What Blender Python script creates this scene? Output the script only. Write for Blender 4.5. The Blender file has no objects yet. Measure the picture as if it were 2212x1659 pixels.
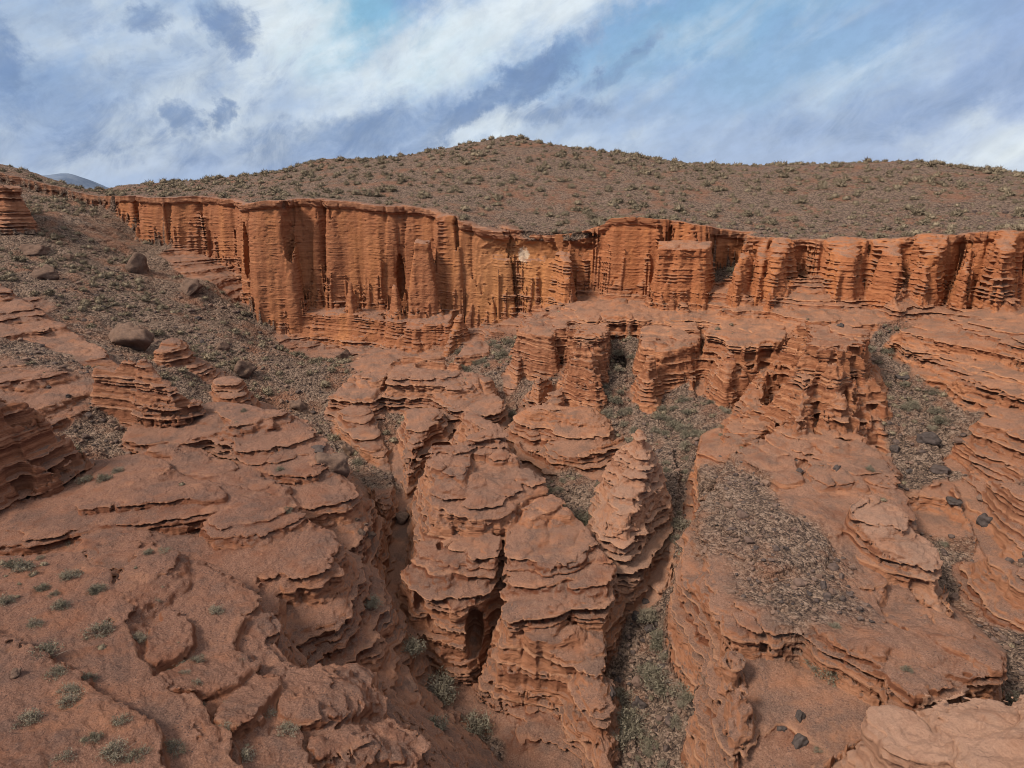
import bpy, math, time
import numpy as np
from concurrent.futures import ThreadPoolExecutor
T0 = time.time()
Q = 1.0          # mesh step multiplier (1 = final)
R = math.radians
scene = bpy.context.scene
col = scene.collection

# ------------------------------------------------------------------ camera, world, sun
PITCH = 17.5
FPX, CX, CY = 1415.0, 1106.0, 829.5          # focal length and centre in the photo's viewing pixels
cd = bpy.data.cameras.new('camera')
cam = bpy.data.objects.new('camera', cd); col.objects.link(cam)
cam.location = (0, 0, 0)
cam.rotation_euler = (R(90 - PITCH), 0, 0)
cd.sensor_width = 36; cd.angle = 2 * math.atan(CX / FPX)
cd.clip_start = 0.5; cd.clip_end = 20000
scene.camera = cam

SUN_EL, SUN_AZ = 46.0, -118.0     # azimuth from +Y (view direction) towards +X
wd = bpy.data.worlds.new('World'); scene.world = wd; wd.use_nodes = True
nt = wd.node_tree; nt.nodes.clear()
def wn(t, **k):
    n = nt.nodes.new(t)
    for a, b in k.items(): setattr(n, a, b)
    return n
out = wn('ShaderNodeOutputWorld'); bg = wn('ShaderNodeBackground')
sky = wn('ShaderNodeTexSky', sky_type='NISHITA', sun_disc=False)
sky.sun_elevation = R(SUN_EL); sky.sun_rotation = R(SUN_AZ)
def wl(a, b): nt.links.new(a, b)
def wm(op, a, b=0.0, c=0.0):
    n = wn('ShaderNodeMath', operation=op)
    for i_, v in enumerate((a, b, c)):
        if hasattr(v, 'links'): wl(v, n.inputs[i_])
        else: n.inputs[i_].default_value = v
    return n.outputs[0]
def wmix(f, a, b):
    n = wn('ShaderNodeMix', data_type='RGBA')
    for i_, v in ((0, f), (6, a), (7, b)):
        if hasattr(v, 'links'): wl(v, n.inputs[i_])
        else: n.inputs[i_].default_value = v if i_ == 0 else (*v, 1)
    return n.outputs[2]
def wmap(v, a, b, c=0., d=1.):
    n = wn('ShaderNodeMapRange', interpolation_type='SMOOTHSTEP'); wl(v, n.inputs[0])
    for i_, q in enumerate((a, b, c, d)): n.inputs[i_+1].default_value = q
    return n.outputs[0]
tc = wn('ShaderNodeTexCoord'); sx = wn('ShaderNodeSeparateXYZ'); wl(tc.outputs['Generated'], sx.inputs[0])
AZn = wm('ARCTAN2', sx.outputs[0], sx.outputs[1]); ELn = wm('ARCSINE', sx.outputs[2])
cmb = wn('ShaderNodeCombineXYZ'); wl(AZn, cmb.inputs[0]); wl(ELn, cmb.inputs[1])
AE = cmb.outputs[0]                                    # sky position: azimuth, elevation
def azel(px, py):
    dx, dy = (px - CX)/FPX, (CY - py)/FPX
    v = (dx, math.cos(R(PITCH)) + dy*math.sin(R(PITCH)), -math.sin(R(PITCH)) + dy*math.cos(R(PITCH)))
    return math.atan2(v[0], v[1]), math.asin(v[2]/math.sqrt(sum(q*q for q in v)))
def wnoise(rot, sc, detail=6, rough=.6, dist=0., off=0.):
    m = wn('ShaderNodeMapping'); wl(AE, m.inputs[0]); m.inputs['Rotation'].default_value = (0, 0, R(-rot)); m.inputs['Scale'].default_value = (sc[0], sc[1], 1); m.inputs['Location'].default_value = (off, off*.7, off*.3)
    # rotate first, then stretch
    m2 = wn('ShaderNodeMapping'); m.inputs['Scale'].default_value = (1, 1, 1); wl(m.outputs[0], m2.inputs[0]); m2.inputs['Scale'].default_value = (sc[0], sc[1], 1)
    n = wn('ShaderNodeTexNoise'); wl(m2.outputs[0], n.inputs['Vector']); n.inputs['Scale'].default_value = 1; n.inputs['Detail'].default_value = detail; n.inputs['Roughness'].default_value = rough; n.inputs['Distortion'].default_value = dist
    return n.outputs['Fac']
# ragged positions for the cloud banks
wob = wn('ShaderNodeTexNoise'); wl(AE, wob.inputs['Vector']); wob.inputs['Scale'].default_value = 14; wob.inputs['Detail'].default_value = 5; wob.inputs['Roughness'].default_value = .65
vsb = wn('ShaderNodeVectorMath', operation='SUBTRACT'); wl(wob.outputs['Color'], vsb.inputs[0]); vsb.inputs[1].default_value = (.5, .5, .5)
vsc = wn('ShaderNodeVectorMath', operation='MULTIPLY_ADD'); wl(vsb.outputs[0], vsc.inputs[0]); vsc.inputs[1].default_value = (.12, .09, 0); wl(AE, vsc.inputs[2])
AEW = vsc.outputs[0]
def bank(lst):
    tot = None
    for px, py, rx, ry, rot, wgt in lst:
        u, v = azel(px, py)
        m = wn('ShaderNodeMapping', vector_type='TEXTURE'); wl(AEW, m.inputs[0])
        m.inputs['Location'].default_value = (u, v, 0); m.inputs['Rotation'].default_value = (0, 0, R(rot)); m.inputs['Scale'].default_value = (rx/FPX, ry/FPX, 1)
        g = wn('ShaderNodeTexGradient', gradient_type='SPHERICAL'); wl(m.outputs[0], g.inputs[0])
        q = wm('MULTIPLY', wmap(g.outputs['Fac'], 0, .8), wgt)
        tot = q if tot is None else wm('MAXIMUM', tot, q)
    return tot
WHITE = bank([(620,90,200,230,60,1),(740,195,260,110,12,1),(1010,90,520,150,27,.9),(1200,20,420,90,20,.9),(330,90,200,200,0,.75),(560,250,220,130,0,.8),(330,220,230,160,30,.7),(150,60,260,120,0,.5),
  (1870,165,330,85,12,.45),(2200,320,260,110,0,.9),(1450,110,600,90,28,.45),(1080,270,240,60,10,.75),(60,330,300,90,0,.45),(1400,300,420,60,6,.35)])
DARK = bank([(400,190,330,260,0,.34),(120,90,260,200,0,.3),(330,150,60,50,40,.45),(90,330,260,60,0,.4),(250,150,50,60,70,.4),(482,45,62,85,80,.9),(505,80,40,50,0,.6),(12,140,80,110,0,.8),(312,50,42,75,110,.8),(335,85,35,30,0,.5),(245,280,170,70,15,.7),(395,262,60,55,0,.8),(472,240,48,55,0,.9),(430,275,60,35,20,.5),(700,290,520,65,8,.65),(1040,225,360,48,33,.9),(1170,160,190,46,40,.8),
  (1210,245,190,46,8,.7),(1330,150,190,34,30,.6),(130,220,200,120,0,.5),(520,325,520,55,0,.55),(400,100,40,45,30,.5),(900,275,320,55,10,.65),(160,40,110,55,0,.5),(585,185,35,30,0,.35),(1900,230,500,70,10,.35),(2050,200,300,80,20,.35)])
CYAN = bank([(720,70,200,110,20,1),(960,115,220,80,25,.9),(790,25,120,80,0,.9),(1560,40,500,120,15,.45),(1720,130,350,120,10,.3)])
puff = wnoise(35, (12, 19), 8, .68, .7, 3.1); wisp = wnoise(31, (4.5, 17), 5, .5, .5, 1.7); fine = wnoise(20, (38, 60), 4, .6, 0, 5.5)
base_sky = wmix(wmap(ELn, .0, .22), (.43, .55, .77), (.26, .42, .69))
lav = wmap(AZn, .15, .75)
base_sky = wmix(wm('MULTIPLY', lav, .45), base_sky, (.42, .50, .74))
base_sky = wmix(wm('MULTIPLY', CYAN, .8), base_sky, (.28, .58, .78))
wcov = wm('ADD', wm('MULTIPLY', WHITE, .62), wm('ADD', wm('MULTIPLY', wm('SUBTRACT', wisp, .5), 1.1), wm('MULTIPLY', wm('SUBTRACT', puff, .5), .6)))
wfac = wmap(wcov, -.04, .84)
c1 = wmix(wm('MULTIPLY', wfac, .97), base_sky, (.88, .96, 1.0))
dcov = wm('ADD', wm('MULTIPLY', DARK, .7), wm('ADD', wm('MULTIPLY', wm('SUBTRACT', puff, .5), 1.3), wm('MULTIPLY', wm('SUBTRACT', fine, .5), .35)))
dfac = wm('MULTIPLY', wmap(dcov, -.02, .72), .88)
c2 = wmix(dfac, c1, (.17, .27, .49))
grain = wmap(fine, .3, .7, .94, 1.06)
c2 = wmix(1.0, c2, c2)
sc10 = wn('ShaderNodeVectorMath', operation='SCALE'); wl(c2, sc10.inputs[0]); wl(wm('MULTIPLY', grain, 8.7), sc10.inputs[3])
zen = wmap(ELn, .36, .75, 0, 1)                          # overcast overhead, out of view, brightened warm white as added fill light
c2z = wmix(wm('MULTIPLY', zen, .75), sc10.outputs[0], (11.5, 10.7, 9.7))
skyc = wmix(.93, sky.outputs[0], c2z)      # thin veil of cloud over the physical sky
wl(skyc, bg.inputs[0]); bg.inputs[1].default_value = 0.1
wl(bg.outputs[0], out.inputs[0])

sl = bpy.data.lights.new('sun', 'SUN'); sl.energy = 4.5; sl.angle = R(13); sl.color = (1, .89, .76)
so = bpy.data.objects.new('sun', sl); col.objects.link(so)
a, e = R(SUN_AZ), R(SUN_EL)
from mathutils import Vector
so.rotation_euler = Vector((math.sin(a)*math.cos(e), math.cos(a)*math.cos(e), math.sin(e))).to_track_quat('Z', 'Y').to_euler()
vs = scene.view_settings
vs.view_transform = 'Standard'; vs.look = 'None'; vs.gamma = 1; vs.exposure = 0.10
scene.cycles.filter_width = 1.0

# ------------------------------------------------------------------ helpers
ct, st = math.cos(R(PITCH)), math.sin(R(PITCH))
def P(px, py, Y):
    """World point seen at viewing pixel (px, py), at ground distance Y."""
    dx, dy = (px - CX) / FPX, (CY - py) / FPX
    k = Y / (ct + dy * st)
    return (dx * k, Y, (-st + dy * ct) * k)
def pts(l): return np.array([P(*p[:3]) for p in l])

rng = np.random.default_rng(7)
def sstep(x, a, b):
    t = np.clip((x - a) / (b - a), 0, 1); return t * t * (3 - 2 * t)
TAB2 = rng.random((256, 256)).astype(np.float32)
TAB3 = rng.random((64, 64, 64)).astype(np.float32).ravel()
def vn2(x, y, ox=0, oy=0):
    x = np.asarray(x, np.float32) + np.float32(ox); y = np.asarray(y, np.float32) + np.float32(oy)
    xi = np.floor(x); yi = np.floor(y); fx = x - xi; fy = y - yi
    fx = fx*fx*fx*(fx*(fx*6-15)+10); fy = fy*fy*fy*(fy*(fy*6-15)+10)
    xi = xi.astype(np.int32) & 255; yi = yi.astype(np.int32) & 255
    x1 = (xi + 1) & 255; y1 = (yi + 1) & 255
    a = TAB2[yi, xi]; b = TAB2[yi, x1]; c = TAB2[y1, xi]; d = TAB2[y1, x1]
    return (a + (b-a)*fx + ((c + (d-c)*fx) - (a + (b-a)*fx))*fy) * 2 - 1
def fbm2(x, y, f, o=3, seed=0, g=.5):
    r = 0; a = 1; s = 0
    for i in range(o):
        # rotate each octave to hide the lattice
        c, sn = math.cos(.7*i+.4), math.sin(.7*i+.4)
        r = r + a * vn2((x*c - y*sn)*f, (x*sn + y*c)*f, seed*17.3 + i*31.7, seed*5.1 + i*11.9); s += a
        a *= g; f *= 2.03
    return r / s
def vn3(x, y, z):
    xi = np.floor(x); yi = np.floor(y); zi = np.floor(z)
    fx = x - xi; fy = y - yi; fz = z - zi
    fx = fx*fx*(3-2*fx); fy = fy*fy*(3-2*fy); fz = fz*fz*(3-2*fz)
    xi = xi.astype(np.int32) & 63; yi = yi.astype(np.int32) & 63; zi = zi.astype(np.int32) & 63
    x1 = (xi+1) & 63; y1 = ((yi+1) & 63) << 6; z1 = ((zi+1) & 63) << 12
    yi = yi << 6; zi = zi << 12
    def L(yy, zz):
        b = yy + zz
        p = TAB3[b + xi]; return p + (TAB3[b + x1] - p) * fx
    a = L(yi, zi); a = a + (L(y1, zi) - a) * fy
    b = L(yi, z1); b = b + (L(y1, z1) - b) * fy
    return (a + (b - a) * fz) * 2 - 1

# ------------------------------------------------------------------ height raster
RS = 0.13
X0, X1, Y0, Y1 = -215.0, 215.0, 2.0, 262.0
nx, ny = int((X1-X0)/RS) + 1, int((Y1-Y0)/RS) + 1
gx = (X0 + RS*np.arange(nx)).astype(np.float32); gy = (Y0 + RS*np.arange(ny)).astype(np.float32)

def rbf(cp, smooth=0.0):
    """Linear-kernel scattered interpolation with a constant term."""
    c = cp[:, :2]; n = len(c)
    K = np.hypot(c[:, None, 0]-c[None, :, 0], c[:, None, 1]-c[None, :, 1])
    A = np.zeros((n+1, n+1)); A[:n, :n] = K - smooth*np.eye(n); A[:n, n] = 1; A[n, :n] = 1
    w = np.linalg.solve(A, np.append(cp[:, 2], 0))
    def f(x, y):
        r = np.full(x.shape, w[n])
        for i in range(n): r = r + w[i]*np.hypot(x-c[i, 0], y-c[i, 1])
        return r
    return f
def upsample(fn, x0, x1, y0, y1, h):
    """Evaluate fn on a coarse grid and return a bilinear sampler."""
    cx = np.arange(x0-2*h, x1+3*h, h); cy = np.arange(y0-2*h, y1+3*h, h)
    g = fn(*np.meshgrid(cx, cy)).astype(np.float32)
    def s(xs, ys):      # separable: xs 1-D, ys 1-D
        fx = (xs-cx[0])/h; ix = np.clip(fx.astype(int), 0, len(cx)-2); fx = (fx-ix).astype(np.float32)
        fy = (ys-cy[0])/h; iy = np.clip(fy.astype(int), 0, len(cy)-2); fy = (fy-iy).astype(np.float32)
        a = g[:, ix]*(1-fx) + g[:, ix+1]*fx
        return a[iy]*(1-fy)[:, None] + a[iy+1]*fy[:, None]
    return s

BASE = [  # (px, py, distance): ravine floors, scree and open ground
 # left scree slope
 (0,345,165),(80,378,165),(130,412,164),(210,420,160),(150,432,180),(205,436,178),(250,432,182),(210,440,200),(130,424,150),(240,470,142),(100,470,126),(40,500,119),(100,530,116),(300,520,140),(300,575,124),(430,610,120),(370,500,142),
 (250,660,100),(500,720,102),(690,785,94),(400,760,90),(600,880,84),(150,690,88),(540,640,126),(640,745,113),(300,740,84),(330,800,78),(480,860,76),(440,560,134),
 # left ravine
 (720,870,86),(690,960,75),(750,1010,70),(800,1150,57),(830,1230,51),(850,1330,45),(900,1480,40.5),(960,1530,38),(1050,1620,34.5),
 (850,1100,61),(850,940,76),(760,960,74),(960,1640,33),(800,1340,42),(720,1330,43),(870,1430,37),(930,1560,34),
 # ground behind and below the buttes
 (700,780,106),(840,790,97),(930,830,92),(1080,740,100),(1080,800,92),(1130,880,84),(1150,930,79),(1080,720,105),(1000,720,110),
 (1340,790,84),(1350,860,78),(1330,930,74),(1400,870,79),(1500,870,74),(1560,840,80),(1620,820,80),(1480,960,66),(1300,1000,66),(1180,980,70),(1230,1060,62),(1270,1150,54),
 (1450,1050,58),(1400,1200,50),(1390,1300,45),(1390,1400,41),(1400,1500,36.5),(1400,1650,32),(1330,1650,33),(1480,1640,31.5),(1400,1760,28.5),(1150,1560,36),(1180,1650,33),
 (1150,1760,30),(960,1800,28),
 # under the right cliffs
 (1100,690,111),(1250,630,110),(1400,640,104),(1500,640,102),(1560,580,105),(1620,620,98),(1750,620,96),(1900,640,92),(2050,650,90),(2212,680,82),(2500,700,74),
 (1560,660,96),(1700,660,90),(1850,680,84),
 # far right gully
 (1920,745,81),(1940,830,72),(2000,900,65),(2080,1050,53),(2100,1120,48),(2150,1200,44),(2200,1350,36.5),(2300,1500,30),(2400,1700,24),(2212,950,56),(2212,1100,47),(2400,1200,40),
 (1900,870,68),(2020,1000,57),(2400,1000,47),(2500,1400,31),
 # left margins
 (100,860,60),(200,900,61),(230,960,57),(100,800,66),(-200,900,55),(-300,700,75),(-300,500,110),(-400,1100,42),(60,1110,44.5),(180,1060,48),(30,650,86),
 (250,1190,37),(340,1230,36),(560,1230,37),(600,1420,33),(680,1420,34),
]
bp = pts(BASE)
bp = np.vstack([bp, [(-60,12,-21),(60,12,-25),(0,10,-33),(0,20,-34),(-200,60,-12),(-205,150,4),(200,60,-18),(210,150,-5),(-25,30,-31),(8,25,-34),(0,255,-12),(-150,255,-6),(150,255,-8)]])
RED = [(1250,630,110),(1100,705,107),(1400,640,104),(1500,640,102),(1620,620,98),(1750,620,96),(1900,640,92),(2050,650,90),(2212,680,82),(1700,660,90),(1850,680,84),(1560,640,98),(1740,900,65),(1650,960,60),(1850,930,62),
 (840,790,97),(930,830,92),(800,1340,42),(720,1330,43),(870,1430,37),(930,1560,34),(600,1420,33),(680,1420,34),(560,1230,37),(1000,1540,37.5),(1150,1560,36),(1180,1650,33),(1100,1520,38),(960,1640,33),(100,860,60),(30,650,86),(60,1110,44.5),(180,1060,48),
 (250,1190,37),(640,745,113),(400,480,136),(450,570,130),(500,600,126),(2105,1120,48),(2110,1060,52),(1180,980,70),(1300,1000,66),(840,1100,60),(350,1200,37),(830,1250,50)]
GREY = [(2212,1000,54),(2212,1150,45),(2130,980,57),(2170,1080,49),(2212,920,59),(2050,870,66),(2120,900,63),(240,470,142),(100,470,126),(300,575,124),(430,610,120),(250,660,100),(500,720,102),(690,785,94),(400,760,90),(600,880,84),(150,690,88),(560,680,110),(330,520,137),(720,870,86),(690,960,75),(750,1010,70),(800,1150,57),(760,960,74),
 (1080,740,100),(1080,800,92),(1130,880,84),(1150,930,79),(1340,790,84),(1350,860,78),(1400,870,79),(1500,870,74),(1560,840,80),(1450,1050,58),(1400,1200,50),(1390,1300,45),(1390,1400,41),(1400,1500,36.5),(1400,1650,32),(1450,950,66),(1500,1000,60),(1230,1040,63),
 (1920,745,81),(1940,830,72),(2000,900,65),(2080,1000,57),(2050,960,60),(2150,1200,44),(2200,1350,36.5),(2300,1500,30),(1560,580,105),(1400,1760,28.5),(60,1250,31),(100,1400,26),(200,960,56),(230,900,60),(1050,1620,34.5),(900,1480,40.5),(860,1400,42.5)]
base = upsample(rbf(bp, .6), X0, X1, Y0, Y1, 2.0)(gx, gy)
H = base.copy()
XX, YY = np.meshgrid(gx, gy)
print('raster', H.shape, round(time.time()-T0, 1))
# shared warp noises (metres)
NW1 = fbm2(XX, YY, 1/11., 3, 1); NW2 = fbm2(XX, YY, 1/3.4, 3, 2); NW3 = fbm2(XX, YY, 1/1.3, 2, 3)
RG = (1-np.abs(fbm2(XX, YY, 1/10., 2, 4)))**5 + .6*(1-np.abs(fbm2(XX, YY, 1/4.2, 2, 5)))**6 + .35*(1-np.abs(fbm2(XX, YY, 1/1.9, 2, 6)))**8     # eroded gullies
H += NW1*.9 + NW2*.25 - .5*RG
soil_pts = np.vstack([np.c_[pts(RED)[:, :2], np.zeros(len(RED))], np.c_[pts(GREY)[:, :2], np.ones(len(GREY))]])
def soil_fn(x, y):      # inverse-distance vote of the mapped soils
    n_ = np.zeros(x.shape); d_ = np.zeros(x.shape)
    for px, py, v in soil_pts:
        w_ = 1/((x-px)**2 + (y-py)**2 + .5)**1.5; n_ += w_*v; d_ += w_
    return n_/d_
SOIL = upsample(soil_fn, X0, X1, Y0, Y1, 1.0)(gx, gy)
SOIL = sstep(SOIL + .28*fbm2(XX, YY, 1/5., 4, 51), .4, .62)
MID = sstep(YY, 44, 58)*(1-sstep(YY, 104, 112))*sstep(XX, -24, -14)
_b = fbm2(XX*1.0 + 3*NW1, YY*.75, 1/11., 3, 41)
H += ((1-SOIL)*MID*(3.4*(.62 - np.sqrt(np.abs(_b)+.003)*1.25))).astype(np.float32)
ID = np.zeros(H.shape, np.uint8)
TOP = H.copy()                                   # the top surface of whatever stands there
AMP = (.05 + .45*(1-SOIL)).astype(np.float32)     # strata relief
TER = (.1 + .85*(1-SOIL)).astype(np.float32)     # terracing
CAP = np.zeros(H.shape, np.float32)
FLU = np.zeros(H.shape, np.float32)
NAMES = ['base']
CLF = (1-np.abs(fbm2(XX, YY, 1/12., 1, 7)))**12 + .3*(1-np.abs(fbm2(XX, YY, 1/4., 2, 8)))**12      # vertical joints of the cliffs
def segd(x, y, a, b):
    dx, dy = b[0]-a[0], b[1]-a[1]
    t = np.clip(((x-a[0])*dx + (y-a[1])*dy)/(dx*dx+dy*dy+1e-9), 0, 1)
    return np.hypot(x-a[0]-t*dx, y-a[1]-t*dy), t
def window(p, m):
    i0 = max(0, int((p[:, 0].min()-m-X0)/RS)); i1 = min(nx, int((p[:, 0].max()+m-X0)/RS)+2)
    j0 = max(0, int((p[:, 1].min()-m-Y0)/RS)); j1 = min(ny, int((p[:, 1].max()+m-Y0)/RS)+2)
    return np.s_[j0:j1, i0:i1], gx[i0:i1], gy[j0:j1]
def drop(d, s):
    s1, D1, s2 = s
    d = np.maximum(d, 0)
    return np.where(d*s1 < D1, d*s1, D1 + (d - D1/s1)*s2)
def put(w, h, top, pid, A, T, cap, fl):
    m = h > H[w]
    for arr, v in ((H, h), (TOP, top)):
        arr[w][m] = v[m]
    for arr, v in ((ID, pid), (AMP, A), (TER, T), (CAP, cap), (FLU, fl)):
        arr[w][m] = v
def ident(name):
    if name not in NAMES: NAMES.append(name)
    return NAMES.index(name)
def mesa(name, poly, tops=(), s=(3, 6, 1.0), A=.5, T=.8, cap=.3, fl=.3, warp=(1.0, .5, .12), rough=1.0, reach=26, rnd=.25, clefts=0.0, gul=1.0):
    pp = pts(poly) if poly is not None else pts_over; tp = np.vstack([pp, pts(tops)]) if len(tops) else pp
    w, xs, ys = window(pp, reach)
    x, y = XX[w], YY[w]
    h = max(1.0, (xs[-1]-xs[0])/80)
    top = upsample(rbf(tp, .3), xs[0], xs[-1], ys[0], ys[-1], h)(xs, ys)
    top = np.clip(top, tp[:, 2].min()-1, tp[:, 2].max()+1)
    d = np.full(x.shape, 1e9, np.float32); inside = np.zeros(x.shape, bool)
    n = len(pp)
    for i in range(n):
        a, b = pp[i], pp[(i+1) % n]
        d = np.minimum(d, segd(x, y, a, b)[0])
        c = (a[1] > y) != (b[1] > y)
        with np.errstate(all='ignore'):
            inside ^= c & (x < (b[0]-a[0])*(y-a[1])/(b[1]-a[1]+1e-12) + a[0])
    d = np.where(inside, -d, d) + NW1[w]*warp[0] + NW2[w]*warp[1] + NW3[w]*warp[2] + RG[w]*warp[0]*.9*gul + clefts*CLF[w]
    top = top + (NW1[w]*.7 + NW2[w]*.25 - .6*RG[w]*gul)*rough
    hh = top - drop(d, s) - rnd*np.exp(np.minimum(d, 0)/1.2)
    put(w, hh.astype(np.float32), top, ident(name), A, T, cap, fl)
def ridge(name, line, s=(2, 6, 1.0), A=.5, T=.8, cap=.2, fl=.3, warp=(1.0, .5, .12), rough=.6, reach=18):
    pp = pts(line); ws = [p[3] for p in line]
    w, xs, ys = window(pp, reach)
    x, y = XX[w], YY[w]
    best = np.full(x.shape, -1e9, np.float32); top = best.copy()
    wv = NW1[w]*warp[0] + NW2[w]*warp[1] + NW3[w]*warp[2] + RG[w]*warp[0]*.7
    nz = (NW1[w]*.6 + NW2[w]*.3)*rough
    for i in range(max(1, len(pp)-1)):
        a, b = pp[i], pp[min(i+1, len(pp)-1)]
        d, t = segd(x, y, a, b)
        tz = a[2] + (b[2]-a[2])*t + nz
        dd = d - (ws[i] + (ws[min(i+1, len(ws)-1)]-ws[i])*t) + wv
        h = tz - drop(dd, s) - .35*np.exp(np.minimum(dd, 0)/.8)
        m = h > best
        best[m] = h[m]; top[m] = tz[m]
    put(w, best, top, ident(name), A, T, cap, fl)

SKY_L = [(205,432,195),(150,430,200),(260,428,196),(100,425,215),(330,420,205),(-300,330,150),(0,345,165),(80,378,168),(210,424,165),(150,432,180),(290,394,172),(450,388,178),(560,377,180),(620,366,178),(690,341,180),(850,342,185),(1000,313,187),(1105,290,188),
 (1230,319,186),(1370,333,182),(1480,359,180),(1560,364,178),(1700,359,172),(1850,351,165),(1960,345,160),(2050,351,158),(2120,367,158),(2212,377,155),(2600,410,145)]
RIM = [(300,420,142),(370,425,139),(440,428,136),(500,432,134),(528,440,130),(538,440,120),(560,432,118.5),(610,428,118),(618,430,122),(640,425,122),(760,432,121),(880,447,119),(982,458,117),(992,492,115),
 (1050,502,114),(1150,507,113),(1250,502,112),(1312,492,111),(1322,462,108),(1430,467,106.5),(1522,477,106),(1545,492,109),(1600,505,110),(1608,505,102),(1700,517,100),(1735,517,103),(1760,513,103),
 (1775,512,99),(1850,512,99),(1950,512,96),(2060,510,94),(2080,505,97),(2110,503,96),(2120,498,91),(2212,492,89),(2500,490,82),(2800,500,74)]
back = [(2800,420,300),(1106,420,300),(400,425,300),(-100,420,300),(-300,400,260)]
mesa('hill', [(-300,360,148),(0,372,150),(100,395,152),(230,425,150)] + RIM + back, SKY_L, s=(9, 60, 1), A=.03, T=0, cap=.8, fl=.38, warp=(1.5, .8, .2), rough=.5, reach=20, rnd=.15, clefts=2.6, gul=0)
# buttresses and skirts of the main cliff
M = dict(A=.07, T=0, fl=.5)
mesa('cliff', [(893,520,112.5),(925,520,112.5),(930,505,116),(893,505,116)], s=(6,20,1), cap=.3, warp=(.3,.4,.2), **M)
mesa('cliff', [(945,465,115.6),(980,462,115.2),(980,458,118),(945,455,118)], s=(10,20,1), cap=.2, warp=(.3,.3,.2), **M)
ridge('cliff', [(852,610,112,.15),(856,640,110.5,.1)], s=(4,9,1), warp=(.2,.3,.1), **M)
ridge('cliff', [(757,607,115.5,.3),(757,640,114.6,.2)], s=(4.5,8,1), warp=(.2,.3,.1), **M)
mesa('cliff', [(650,668,117),(740,674,114.5),(830,688,112),(835,655,119),(650,640,122)], s=(3.2,12,1), cap=.3, A=.35, T=.5, fl=.9, warp=(.6,.5,.3))
mesa('cliff', [(835,692,109),(880,705,107),(975,692,107),(985,655,114),(835,655,116)], s=(3.2,12,1), cap=.3, A=.4, T=.6, fl=.9, warp=(.6,.5,.3))
ridge('cliff', [(992,676,106,.6),(975,720,104,.4),(955,780,100,.3)], s=(2.8,12,1), A=.3, T=.3, warp=(.3,.4,.2))
mesa('skirt_butte', [(985,762,96.5),(1020,755,97),(1058,742,98.5),(1062,728,103),(1010,728,103)], s=(2.6,12,1), A=.4, T=.6, fl=.7, warp=(.5,.5,.2))
mesa('square_tower', [(1425,535,100),(1530,527,99),(1540,505,105),(1430,510,106)], s=(6,30,1), A=.2, T=.15, cap=.35, fl=1.0, warp=(.6,.5,.2))
ridge('east_cliff', [(1655,515,101,1.0),(1650,560,97,.6),(1640,600,94.5,.3)], s=(5,30,1), A=.22, T=.15, fl=1.1)
for px, Y, w_ in ((1612,101,.9),(1690,99.5,2.2),(1828,98.2,2.6),(2015,94.8,2.4),(2105,92.5,.8)):
    ridge('east_cliff', [(px,514 - (px-1700)*.03,Y,w_),(px-8,548,Y-3.2,w_*.7),(px-20,620,Y-6.5,.3)], s=(5,30,1), A=.17, T=.1, fl=1.3, warp=(1.2,.7,.25))
ridge('east_cliff', [(1915,512,97,1.6),(1930,545,93,1.2),(1940,600,90,.6)], s=(5,30,1), A=.22, T=.15, fl=1.1)
ridge('east_cliff', [(2180,495,90,1.6),(2170,540,86,1.0),(2160,610,82.5,.4)], s=(5,30,1), A=.22, T=.15, fl=1.1)
ridge('cliff', [(1215,540,111,1.2),(1225,560,108,.8),(1222,610,105.5,.3)], s=(6,30,1), A=.3, T=.2, fl=.5, warp=(.4,.5,.2))
# mid-distance terrace and buttes on the right of centre
BT = dict(A=.32, T=.42, fl=1.7)
mesa('mid_terrace', [(1120,698,97),(1160,712,93.5),(1215,708,93),(1290,690,94),(1400,690,93),(1540,690,92),(1640,690,91),(1760,680,88),(1880,690,85),(2000,690,86),(2000,640,95),(1640,630,99),(1540,640,101),(1400,645,103),(1300,640,106),(1200,650,106),(1145,672,103)],
     [(1340,655,100),(1600,655,95)], s=(2.6,9,.9), cap=.45, warp=(.9,.6,.25), clefts=.9, **BT)
mesa('cleft_butte', [(1122,700,93.5),(1170,714,91),(1222,712,90),(1238,682,97),(1140,674,99)], s=(4,4,1.9), cap=.45, A=.3, T=.4, fl=1.8, warp=(.5,.45,.25), clefts=.9)
ridge('cleft_butte', [(1110,760,92,.6),(1100,830,88,.4)], s=(2.2,6,.9), A=.4, T=.6, fl=.9)
ridge('fluted_butte', [(1262,730,82,.8),(1285,800,79.5,.6),(1290,870,77.5,.4)], s=(2.4,6,.9), A=.28, T=.4, fl=1.7)
ridge('arch_butte', [(1400,760,80,.8),(1405,830,77.5,.4)], s=(2.2,6,.9), A=.28, T=.4, fl=1.7)
ridge('shelf_butte', [(1575,755,77,.8),(1570,820,74,.4)], s=(2.2,6,.9), A=.28, T=.4, fl=1.7)
ridge('east_butte', [(1745,770,65.6,.8),(1735,850,62.2,.5),(1725,905,59.3,.3)], s=(1.7,5,.7), A=.28, T=.4, fl=1.8)
ridge('east_butte', [(1805,770,65.1,.8),(1815,850,61.8,.5),(1830,910,58.9,.3)], s=(1.7,5,.7), A=.28, T=.4, fl=1.8)
mesa('fluted_butte', [(1232,717,84),(1268,722,83),(1303,714,84),(1312,690,93),(1232,690,93)], s=(4.2,4.5,2.1), cap=.4, A=.28, T=.35, fl=1.9, warp=(.5,.45,.3), clefts=.9)
mesa('arch_butte', [(1375,735,84),(1430,757,81),(1510,738,83),(1510,690,92),(1395,690,92)], s=(4,3.5,1.8), cap=.45, warp=(.5,.45,.2), clefts=.9, **BT)
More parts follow.
